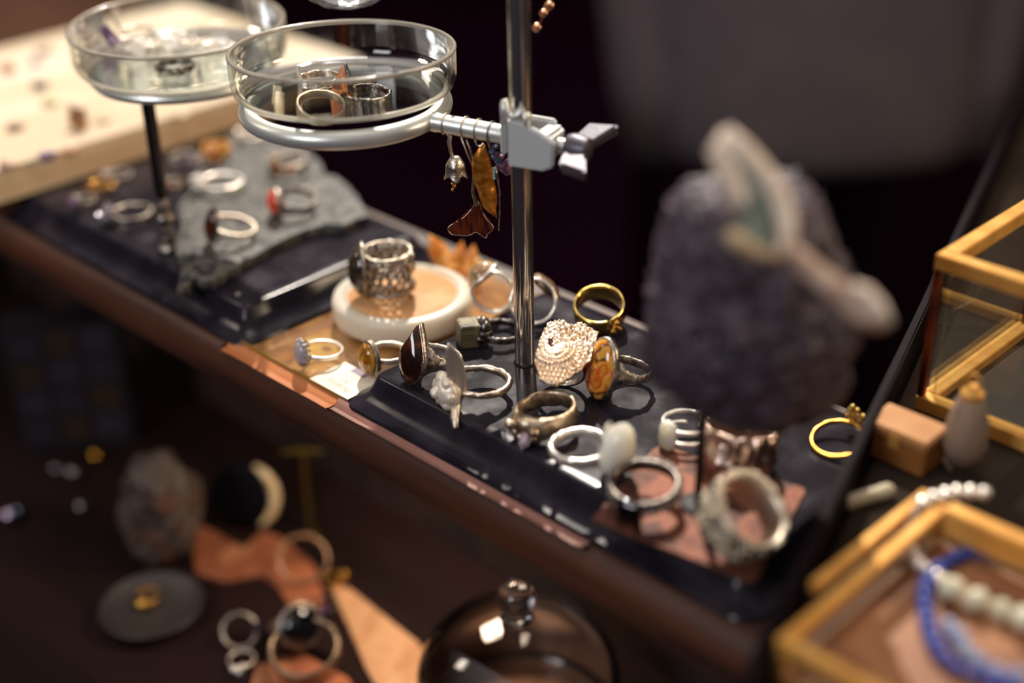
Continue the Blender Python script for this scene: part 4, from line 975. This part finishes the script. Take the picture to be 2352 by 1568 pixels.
lring('grey silver ring with a blue-black stone at the left of the heap', (508, 1395, 600, 1500), LT, LEFT+70, 0, lambda r: (obj('band', band(9.3, 3, 2, amp=.4, seed=105), SILVER_D, r, ang=180), obj('stone', MB().dome(ellipse(4, 8, 20), 3, 6).mv(10.5, 0, 0), mat('blue-black stone', '1b2036', 0, .12), r, ang=180)), RX(RIGHT+12, 'Z')@RX(45, 'X'))
lring('silver bead ring at the bottom edge left of the heap', (518, 1490, 592, 1552), LT, NEAR, 0, lambda r: (obj('band', band(9.2, 2.5, 1.5, amp=.3, seed=106), SILVER, r, ang=180), [obj('bead', MB().ball((11.5, y, z), 3, 2), SILVER_P, r) for y, z in ((-4, 0), (3, 2), (0, -3))]))
lring('purple-stoned dark ring leaning against the sunlit strip', (715, 1368, 775, 1420), LZ, NEAR, 0, lambda r: (obj('band', band(9.2, 3, 1.5, amp=.3, seed=107), SILVER_B, r, ang=180), obj('stone', MB().dome(ellipse(6, 6, 20), 4, 6).mv(10.5, 0, 0), mat('deep purple stone', '4b3560', 0, .15), r, ang=180)))
t = thing('metal_saucer', 'shallow grey metal saucer in the dark lower left', 'saucer', P(352, 1412, LT))
obj('saucer', MB().lathe([(1, 1.4), (20, 1.4), (27, 5), (30, 8), (29.4, 8.6), (26, 6), (19.5, 2.4), (1, 2.4)], 48, caps=False), mat('grey saucer metal', '3c3634', .3, .5), t)
obj('foot', MB().lathe([(16, 0), (17, 1.6)], 32), bpy.data.materials['grey saucer metal'], t)
lring('gold nugget ring in the grey saucer', (305, 1345, 372, 1404), LT+.003, NEAR, 0, lambda r: (obj('band', band(9.2, 3.5, 1.8, amp=.5, seed=108), GOLD_D, r, ang=180), obj('nugget', MB().ball((11, 0, 1), (5, 8, 5), 3, .3, .5, 6), GOLD_D, r, ang=180)))
def lbead(label, x, y, rr, m, z=LT):
    p = P(x, y, z+rr*.001); t = thing('bead', label, 'bead', (p.x, p.y, z), 0, 'loose beads at the lower left')
    b_ = obj('ball', MB().ball((0, 0, rr), rr, 3), m, t, ang=180); obj('bead_hole', MB().lathe([(rr*.3, 0), (rr*.28, .3)], 10).mv(0, 0, rr*1.97), DARK, t)
SB = mat('glossy grey bead', '8f8a92', .9, .12)
lbead('gold bead left of the grey-brown quartz lump', 220, 1046, 4.2, mat('gold bead', 'd29a3a', 1, .15))
lbead('silver bead just below left of the gold bead', 166, 1085, 4.4, SB)
lbead('dim bead left of the paired silver beads', 128, 1077, 3.4, SB)
lbead('dark silver bead lowest of the beads left of the quartz lump', 187, 1164, 4.0, SB)
lbead('iridescent bead at the left edge of the frame', 22, 1184, 5.2, mat('iridescent bead', 'b9b5d8', 1, .08, c2='d7b9c8', ns=400))
lbead('iridescent bluish bead touching the one at the left edge', 38, 1176, 4.6, mat('bluish bead', '9fb0d0', 1, .1))
t = thing('patterned_box', 'dark box with a dim window-check pattern at the far left under the shelf', 'box', (0, 0, ZL))
bb0 = P(215, 1000, LT)
M4 = Matrix.Rotation(math.radians(YR+10), 4, 'Z')
obj('box_body', MB().box(-45, -14, 0, 30, 14, 95).xf(M4).mv(bb0.x*1000, bb0.y*1000, .2), mat('dim box', '120e16', 0, .6), t, smooth=False)
for i in range(3):
    for j in range(4):
        obj('check', MB().box(-40+i*23, -14.6, 8+j*22, -22+i*23, -14, 24+j*22).xf(M4).mv(bb0.x*1000, bb0.y*1000, .2), mat('check %d' % ((i*2+j) % 3), ('25202b', '2b2530', '2e2115')[(i*2+j) % 3], 0, .5) if 'check %d' % ((i*2+j) % 3) not in bpy.data.materials else bpy.data.materials['check %d' % ((i*2+j) % 3)], t, smooth=False)
# glass cloche
kp = D(1187, 1380, .70)
cl_ = thing('glass_cloche', 'clear glass cloche with a ball knob at the bottom edge', 'glass cloche', (kp.x, kp.y, ZL))
hk = (kp.z-ZL)*1000
def cprof(R, top, th=0):
    return [(R, 1), (R, top*.45)]+[(R*math.cos(a)**.8 if a < pi/2-.01 else 3.5, top*.45+(top*.55)*math.sin(a)) for a in [pi/2*i/14 for i in range(1, 15)]]
obj('dome', MB().lathe(cprof(52, hk-12), 80, caps=False), THIN_J, cl_, ang=180)
obj('inner_dome', MB().lathe(cprof(50.2, hk-14), 80, caps=False), THIN_J, cl_, ang=180)
obj('rim', MB().tube([(51*math.cos(2*pi*i/72), 51*math.sin(2*pi*i/72), 1.6) for i in range(72)], 1.5, 8, True), GLASS, cl_, ang=180)
obj('knob', MB().lathe([(6.5, hk-13), (7, hk-11.4), (8.6, hk-10), (7, hk-8.6), (6.4, hk-7.4)]+[(9.8*math.cos(a), hk+1.2+9.8*math.sin(a)) for a in [math.radians(-48+137*i/16) for i in range(17)]], 40), GLASS, cl_, ang=180)
t = thing('wooden_disc', 'round brown wooden plate under the glass cloche', 'plate', (kp.x, kp.y, ZL+.0001))
# plate top stays inside the cloche rim
obj('plate', MB().lathe([(46, 0), (47.5, 1), (47.5, 4), (46, 5), (.5, 5)], 64), mat('brown plate wood', '8f6650', 0, .45, c2='7a5442', ns=40), t)
# ================================================================ right-hand side
BW = mat('black stained wood', '120a0f', 0, .6, spec=.08, c2='180f14', ns=60, dist=(1, .1, .1))
TZ = ZB+.0012                                       # tray underside, lying on the end of the black base
ty = thing('display_tray', 'long shallow black-walled display tray lined in grey-brown, on the right, holding the brass boxes', 'tray', (0, 0, TZ))
wl = lambda y: .1895-.343*(y+.0715)                 # left wall line
tv = [(wl(-.125), -.125), (.56, -.125), (.56, .62), (wl(.62), .62)]
obj('tray_floor', MB().prism([(x*1000, y*1000) for x, y in tv], 0, 2.5), BW, ty, smooth=False)
obj('lining', MB().prism([(x*1000+(5 if x < .4 else -5), y*1000+(5 if y < 0 else -5)) for x, y in tv], 2.5, 3.6), mat('grey-brown lining', '2c241e', 0, .9, spec=.05, c2='352b24', ns=14), ty, smooth=False)
for k in range(4):
    a, b = Vector((*tv[k], 0))*1000, Vector((*tv[(k+1) % 4], 0))*1000; d = (b-a).normalized(); n_ = Vector((-d.y, d.x, 0))*4
    obj('tray_wall', MB().loops([[a, a+n_, a+n_+Vector((0, 0, 21.5)), a+Vector((0, 0, 21.5))], [b, b+n_, b+n_+Vector((0, 0, 21.5)), b+Vector((0, 0, 21.5))]]).mv(0, 0, .01), BW, ty, ang=30, bevel=.8)
ct = thing('side_counter', 'black counter carrying the back of the display tray', 'counter', (0, 0, 0))
cv = [(wl(.24)+.03, .24), (.54, .24), (.54, .60), (wl(.60)+.03, .60)]
obj('counter_body', MB().prism([(x*1000, y*1000) for x, y in cv], 0, TZ*1000-22), BW, ct, smooth=False)
obj('countertop', MB().prism([(x*1000, y*1000) for x, y in cv], TZ*1000-22, TZ*1000-.1), BW, ct, smooth=False)
BZ2 = TZ+.0037
BWD = mat('orange-brown box floor', '8d5c3c', 0, .5, c2=['a06c46', '7a4c32'], ns=22)
def brass_box(name, label, x0, x1, y0, y1, z0, z1, e, bottom, back_plate=0, low=False):
    t = thing(name, label, 'glass box', ((x0+x1)/2, (y0+y1)/2, z0))
    w, d, h = (x1-x0)*500, (y1-y0)*500, (z1-z0)*1000
    b = []; k_ = 3 if not low else e
    obj('base_panel', MB().box(-w+.5, -d+.5, 0, w-.5, d-.5, 2.5), bottom, t, smooth=False)
    for z in ((h-e,) if low else (0, h-e)):
        for y in (-d, d-e): obj('edge_strip', MB().box(-w, y, z, w, y+e, z+e), BRASS, t, ang=30, bevel=.4)
        for x in (-w, w-e): obj('edge_strip', MB().box(x, -d+e, z, x+e, d-e, z+e), BRASS, t, ang=30, bevel=.4)
    for x in (-w, w-e):
        for y in (-d, d-e): obj('corner_strip', MB().box(x if x < 0 else x+e-k_, y, e, (x if x < 0 else x+e-k_)+k_, y+k_, h-e), BRASS if low else COPPER_D, t, ang=30, bevel=.4)
    for y in (-d+e*.3, d-e*.7): obj('glass_side', MB().box(-w+e, y, e, w-e, y+1.5, h-e), THIN, t, smooth=False)
    for x in (-w+e*.3, w-e*.7): obj('glass_side', MB().box(x, -d+e, e, x+1.5, d-e, h-e), THIN, t, smooth=False)
    if back_plate: obj('hinge_plate', MB().box(-w+4, d-e-.5, h-e-back_plate, w, d+1.5, h+1), BRASS, t, ang=30, bevel=.6, label='broad brass hinge plate')
    return t
brass_box('brass_display_box', 'low brass-edged glass box holding three bead bracelets, lower right corner', .2045, .412, -.1, -.001, BZ2, BZ2+.0185, 4.2, BWD, back_plate=6, low=True)
obj('outer_strip', MB().box(-112, -19, 14.5, -108.5, 52, 18.5), BRASS, bpy.data.objects['brass_display_box'], ang=30, bevel=.4)
obj('outer_glass', MB().box(-111.5, -19, .1, -110, 52, 14.5), THIN, bpy.data.objects['brass_display_box'], smooth=False)
brass_box('brass_glass_case', 'taller brass-edged glass case behind the low bracelet box', .152, .40, .075, .17, BZ2, BZ2+.071, 6.5, mat('grey case floor', '2e2620', 0, .7))
tb = thing('trinket_box', 'small tan wooden trinket box just inside the black tray wall', 'box', (0, 0, 1))
TW = mat('tan trinket wood', 'a8703c', 0, .45, c2='94602f', ns=40)
obj('body', MB().box(-14, -9, 0, 14, 9, 12), TW, tb, ang=30, bevel=.8); obj('lid', MB().box(-14.6, -9.6, 12.2, 14.6, 9.6, 17), mat('pale trinket lid', 'c08a55', 0, .4, c2='b07a48', ns=40), tb, ang=30, bevel=.8)
obj('clasp', MB().box(-2.5, -10.2, 9, 2.5, -9, 15), BRASS, tb, ang=30, bevel=.3)
tb.rotation_euler = (0, 0, 0); fit(tb, (2000, 935, 2165, 1085), BZ2)
def bracelet(label, pts, z, r, m, chunky=0, hook=None):
    t = thing('bracelet', label, 'bracelet', (0, 0, z), 0, 'bead bracelets in the brass box')
    # walk along the polyline setting a bead every 1.9 radii
    ps = [P(x, y, z+r*.001)*1000-Vector((0, 0, z*1000)) for x, y in pts]
    d = 0; i = 0; last = None; path = []
    for a, b in zip(ps, ps[1:]):
        n = max(2, int((b-a).length/.3))
        for k in range(n): path.append(a.lerp(b, k/n))
    sd_ = 0
    for p in path:
        if last is None or (p-last).length > r*1.85:
            last = p; sd_ += 1
            rr = r*random.uniform(.85, 1.1)
            obj('bead', MB().ball(p+Vector((0, 0, rr-r)), (rr, rr, rr) if not chunky else (rr*random.uniform(.8, 1.1), rr*random.uniform(.8, 1.1), rr*.95), 2, chunky, .5, sd_), m, t, ang=180 if not chunky else 40)
    obj('cord', MB().tube([path[0]]+path[10::10]+[path[-1]], .35, 6), mat('pale cord', 'b9b0a0', 0, .6) if 'pale cord' not in bpy.data.materials else bpy.data.materials['pale cord'], t)
    return t
IZ = BZ2+.0027
LAP = mat('lapis bead', '2f3f8f', 0, .25, c2=['4a5cae', '27307a'], ns=300)
bracelet('blue lapis bead bracelet along the middle of the low brass box', [(2262, 1262), (2215, 1268), (2165, 1295), (2130, 1330), (2122, 1365), (2128, 1420), (2142, 1470), (2170, 1510), (2215, 1540), (2290, 1562), (2350, 1580)], IZ, 3.0, LAP)
bracelet('pale blue-grey bead bracelet beside the lapis one at the bottom right', [(2180, 1435), (2205, 1470), (2235, 1510), (2290, 1540), (2345, 1552)], IZ, 3.2, mat('pale blue bead', '9aa3b5', 0, .3, c2='8088a8', ns=200))
bracelet('chunky pale green stone bracelet, rightmost in the low brass box', [(2185, 1352), (2215, 1368), (2250, 1380), (2290, 1392), (2330, 1410), (2365, 1430)], IZ, 4.6, mat('pale green stones', 'c2bd9f', 0, .3, c2='d8d2b8', ns=200), .25)
bt = thing('bracelet', 'bright silver bead bracelet draped over the brass hinge plate', 'bracelet', (0, 0, 0), 0, 'bead bracelets in the brass box')
zt = BZ2+.020
sp = [(P(2260, 1132, zt)), P(2230, 1130, zt), P(2195, 1130, zt), P(2160, 1138, zt), P(2125, 1148, zt), P(2102, 1165, zt-.003), P(2088, 1195, zt-.008), P(2080, 1225, zt-.013), P(2090, 1262, IZ+.006), P(2108, 1290, IZ+.003), P(2130, 1310, IZ+.003), P(2156, 1328, IZ+.003)]
pp = []
for a, b in zip(sp, sp[1:]):
    for k in range(24): pp.append(a.lerp(b, k/24)*1000)
last = None; i = 0
for p in pp:
    if last is None or (p-last).length > 4.6:
        last = p; i += 1
        obj('bead', MB().ball(p, (2.6, 2.6, 2.6), 3, .12, .5, i), SILVER_P, bt, ang=180)
obj('cord', MB().tube(pp[::6]+[pp[-1]], .4, 6), bpy.data.materials['pale cord'], bt)
t = thing('bone_pendant', 'pale tapered bone pendant standing in the taller glass case', 'pendant', (0, 0, 1))
obj('pendant', MB().lathe([(.5, 0), (6, 2), (8.5, 9), (8, 18), (6, 26), (4, 31), (1, 34)], 24).jit(.5, .1, 3), mat('dim bone', '9c8470', 0, .45, c2='7c6a5e', ns=50), t, ang=180)
obj('cap', MB().lathe([(4.2, 29), (4.6, 32), (2, 35)], 18), BRASS, t)
obj('jump_ring', MB().tube([(2.6*math.cos(a), 0, 37+2.6*math.sin(a)) for a in [2*pi*i/20 for i in range(20)]], .6, 6, True), BRASS, t)
pose(t, 0); fit(t, (2175, 868, 2262, 1062), BZ2+.0026)
t = thing('pale_bracelet', 'short pale cream bead strand lying just inside the black tray wall', 'bracelet', (0, 0, 0))
zz = BZ2+.0028
for i in range(9):
    p = P(1950+i*11, 1152-i*3.2, zz)*1000
    obj('bead', MB().ball(p, 3.0, 3, .1, .5, i), mat('cream bead', 'b5a78a', 0, .35) if i == 0 else bpy.data.materials['cream bead'], t, ang=180)
obj('cord', MB().tube([P(1950, 1152, zz)*1000, P(1994, 1139, zz)*1000, P(2038, 1126, zz)*1000], .4, 6), bpy.data.materials['pale cord'], t)
# ================================================================ the person behind the stall
pp0 = D(1850, 290, 1.65)
per = thing('person', 'person in a loose grey shirt and black trousers standing behind the stall, hands in pockets', 'person', (pp0.x, pp0.y, 0), YR)
def skin(name, V, E, R_, m, parent, lvl=2, root=0):
    me = bpy.data.meshes.new(name); me.from_pydata(V, E, []); o = bpy.data.objects.new(name, me); COL.objects.link(o); o.parent = parent
    sk = o.modifiers.new('skin', 'SKIN'); 
    for i, d in enumerate(me.skin_vertices[0].data):
        d.radius = R_[i] if isinstance(R_[i], tuple) else (R_[i], R_[i]); d.use_root = (i == root)
    sb = o.modifiers.new('sub', 'SUBSURF'); sb.levels = sb.render_levels = lvl; me.materials.append(m); sk.use_smooth_shade = True
    return o
SK = mat('skin', 'c79a7e', 0, .5, sss=.1)
hz = pp0.z
V = [(0, 0, .96), (0, 0, 1.10), (0, 0, 1.26), (0, .0, 1.40), (0, -.01, 1.48), (0, -.03, 1.55), (0, -.035, 1.62), (0, -.03, 1.69), (0, -.03, 1.74)]
R_ = [(.15, .11), (.13, .10), (.15, .105), (.12, .085), (.055, .055), (.07, .08), (.082, .095), (.078, .09), (.045, .05)]
E = [(i, i+1) for i in range(8)]
def limb(start, pts, rads):
    k = start
    for p, r_ in zip(pts, rads):
        V.append(p); R_.append(r_); E.append((k, len(V)-1)); k = len(V)-1
    return k
hands = []
for s in (-1, 1):
    limb(0, [(.095*s, 0, .88), (.11*s, -.01, .66), (.115*s, 0, .48), (.12*s, .015, .28), (.12*s, .02, .09), (.125*s, -.05, .045), (.13*s, -.15, .03)], [.10, .082, .06, .055, .042, .042, .03])
    wst = limb(3, [(.16*s, 0, 1.395), (.185*s, .0, 1.24), (.197*s, .01, 1.10), (.19*s, -.01, .93), (.17*s, -.035, .80), (.155*s, -.04, .76)], [.055, .048, .04, .036, .026, (.022, .036)])
    for a, ln in ((-.030, .070), (-.011, .082), (.009, .078), (.028, .062)):
        limb(wst, [(.145*s, -.042+a*.7, .73), (.14*s, -.045+a, .73-ln*.5), (.135*s, -.05+a, .73-ln)], [.0095, .009, .0075])
    limb(wst-1, [(.155*s, -.065, .775), (.145*s, -.078, .74), (.14*s, -.08, .715)], [.011, .010, .008])
skin('body', V, E, R_, SK, per)
SH = mat('grey shirt fabric', '5a5056', 0, .9, c2=['564c53', '5d5354'], ns=9, bump=.3, bs=60, bd=.004)
def torso(prof, m, name, cy=0, wr=0, cut=None):
    L = []
    for z, a, b in prof:
        L.append([(a*math.copysign(abs(math.cos(t))**.8, math.cos(t))*(1+wr*math.sin(5*t+z*9)), cy+b*math.copysign(abs(math.sin(t))**.8, math.sin(t))*(1+wr*math.sin(7*t-z*7)), z) for t in [2*pi*i/40 for i in range(40)]])
    return obj(name, MB().loops(L), m, per, ang=180, unit=1, sub=1)
shirt = torso([(hz-.01, .186, .148), (hz, .188, .15), (hz+.1, .186, .15), (hz+.25, .178, .14), (hz+.4, .178, .135), (1.34, .17, .12), (1.43, .12, .10), (1.49, .07, .07)], SH, 'shirt', 0, .018)
for s in (-1, 1):
    obj('sleeve', MB().tube([(.13*s, 0, 1.40), (.175*s, 0, 1.32), (.185*s, 0, 1.2), (.197*s, .01, 1.08), (.19*s, -.005, .94), (.172*s, -.03, .82), (.158*s, -.04, .735)], [.07, .072, .064, .058, .055, .054, .05], 16).jit(.006, 14, 3), SH, shirt, ang=180, unit=1)
TR = mat('black trousers', '180914', 0, .9, spec=0, c2='1b0b16', ns=12)
trs = torso([(.70, .182, .125), (.78, .18, .13), (.86, .155, .12), (.95, .145, .115), (1.0, .14, .11)], TR, 'trousers', 0, .01)
for s in (-1, 1):
    obj('trouser_leg', MB().tube([(.09*s, 0, .86), (.105*s, 0, .66), (.113*s, 0, .46), (.118*s, .012, .26), (.12*s, .018, .09)], [.112, .098, .082, .074, .07], 18).jit(.006, 12, 5), TR, trs, ang=180, unit=1)
    obj('shoe', MB().ball((.128*s, -.07, .045), (.05, .135, .045), 4), mat('black shoe', '0b090b', 0, .4) if s < 0 else bpy.data.materials['black shoe'], per, ang=180, unit=1)
hb = MB().ball((0, -.02, 1.665), (.093, .108, .112), 4, .04, .5, 2)
hb.v = [q for q in hb.v]
obj('hair', MB().add([(x, y+.02 if y < -.06 else y, max(z, 1.65 if y < -.04 else 1.56)) for x, y, z in hb.v], hb.f), mat('dark hair', '1c1412', 0, .6), per, ang=180, unit=1)
for s in (-1, 1):
    e = obj('eye', MB().ball((.031*s, -.118, 1.63), .0125, 3), mat('eye white', 'e8e2da', 0, .2) if s < 0 else bpy.data.materials['eye white'], per, unit=1)
    obj('pupil', MB().ball((.031*s, -.1295, 1.63), .005, 2), bpy.data.materials['black shoe'], e, unit=1)
    obj('ear', MB().ball((.084*s, -.03, 1.625), (.012, .022, .034), 3), SK, per, unit=1)
    obj('eyebrow', MB().tube([(.014*s, -.125, 1.652), (.032*s, -.126, 1.657), (.05*s, -.116, 1.65)], [.003, .004, .002], 6), bpy.data.materials['dark hair'], per, unit=1)
obj('nose', MB().loops([[(x*.011, -.122+y*.01, 1.634) for x, y in ((-1, 0), (0, -1), (1, 0), (0, 1))], [(x*.017, -.132+y*.014, 1.6) for x, y in ((-1, 0), (0, -1), (1, 0), (0, 1))], [(x*.012, -.124+y*.008, 1.592) for x, y in ((-1, 0), (0, -1), (1, 0), (0, 1))]]), SK, per, unit=1, sub=2)
obj('mouth', MB().ball((0, -.119, 1.565), (.024, .007, .007), 3), mat('lips', 'a8665c', 0, .4), per, unit=1)
# ================================================================ light, world, camera
def lamp(name, kind, loc, tgt, energy, col, **k):
    l = bpy.data.lights.new(name, kind); l.energy = energy; l.color = col
    for a, b in k.items(): setattr(l, a, b)
    o = bpy.data.objects.new(name, l); COL.objects.link(o); o.location = loc
    o.rotation_euler = (Vector(tgt)-Vector(loc)).to_track_quat('-Z', 'Y').to_euler(); return o
SD = Vector((-.46, .50, .74)).normalized()
tg = Vector((-.165, .01, 1.0))
lamp('sun_shaft', 'SPOT', tg+SD*3.2, tg, 660, (1.0, .905, .79), spot_size=math.radians(15.0), spot_blend=.45, shadow_soft_size=.02)  # spot cone standing in for a shaft of sun
lamp('under_shelf_fill', 'AREA', (-.09, .03, .965), (-.12, -.01, .8), .42, (1.0, .78, .58), size=.05)  # added fill to brighten the copper strips, no such lamp seen
lamp('side_fill', 'AREA', (.95, .75, 1.55), (.27, .0, 1.02), 6.5, (1.0, .76, .5), size=.25)  # added warm fill for the brass boxes, source not seen
lamp('overhead_fill', 'AREA', (-.2, .15, 2.9), (-.1, 0, 1.0), 10, (1.0, .93, .88), size=.8)  # added area light giving metal tops a sheen, no real window
lamp('crate_fill', 'AREA', (-.95, -.55, 1.75), (-1.2, .3, .9), 3.2, (1.0, .84, .7), size=.3)  # added fill aimed at the crate to lift the background
lamp('front_fill', 'AREA', (.1, -1.8, 2.0), (0, 0, 1.0), 14, (.96, .95, 1.0), size=.6)  # added soft fill from behind the camera, not a real window
w = bpy.data.worlds.new('stall_light'); SC.world = w; w.use_nodes = True
N = w.node_tree.nodes; Lk = w.node_tree.links; bg = N['Background']
tc = N.new('ShaderNodeTexCoord'); sp_ = N.new('ShaderNodeSeparateXYZ'); Lk.new(tc.outputs['Generated'], sp_.inputs[0])
rp = N.new('ShaderNodeValToRGB'); el = rp.color_ramp.elements
el[0].position = .42; el[0].color = (.010, .006, .012, 1); el[1].position = 1.0; el[1].color = (.50, .46, .46, 1)
for p_, c_ in ((.55, (.016, .011, .016, 1)), (.72, (.10, .085, .085, 1))):
    e = el.new(p_); e.color = c_
mr = N.new('ShaderNodeMapRange'); mr.inputs[1].default_value = -1; mr.inputs[2].default_value = 1
Lk.new(sp_.outputs[2], mr.inputs[0]); Lk.new(mr.outputs[0], rp.inputs[0]); Lk.new(rp.outputs[0], bg.inputs[0]); bg.inputs[1].default_value = 1.0
cam = bpy.data.cameras.new('camera'); co = bpy.data.objects.new('camera', cam); COL.objects.link(co)
M = Matrix((RV, UV, -FV)).transposed().to_4x4(); M.translation = Vector(CAM); co.matrix_world = M
cam.sensor_width = 36; cam.lens = FPX*36/2352; cam.clip_start = .02; cam.clip_end = 60
cam.dof.use_dof = True; cam.dof.focus_distance = .622; cam.dof.aperture_fstop = 2.25
SC.camera = co
vs = SC.view_settings; vs.view_transform = 'Standard'; vs.look = 'None'; vs.gamma = 1; vs.exposure = 0; vs.use_curve_mapping = False
SC.cycles.use_denoising = True; SC.cycles.sample_clamp_indirect = 6; SC.cycles.max_bounces = 14; SC.cycles.transparent_max_bounces = 24; SC.cycles.transmission_bounces = 10
SC.cycles.caustics_reflective = True; SC.cycles.caustics_refractive = False; SC.cycles.blur_glossy = .3
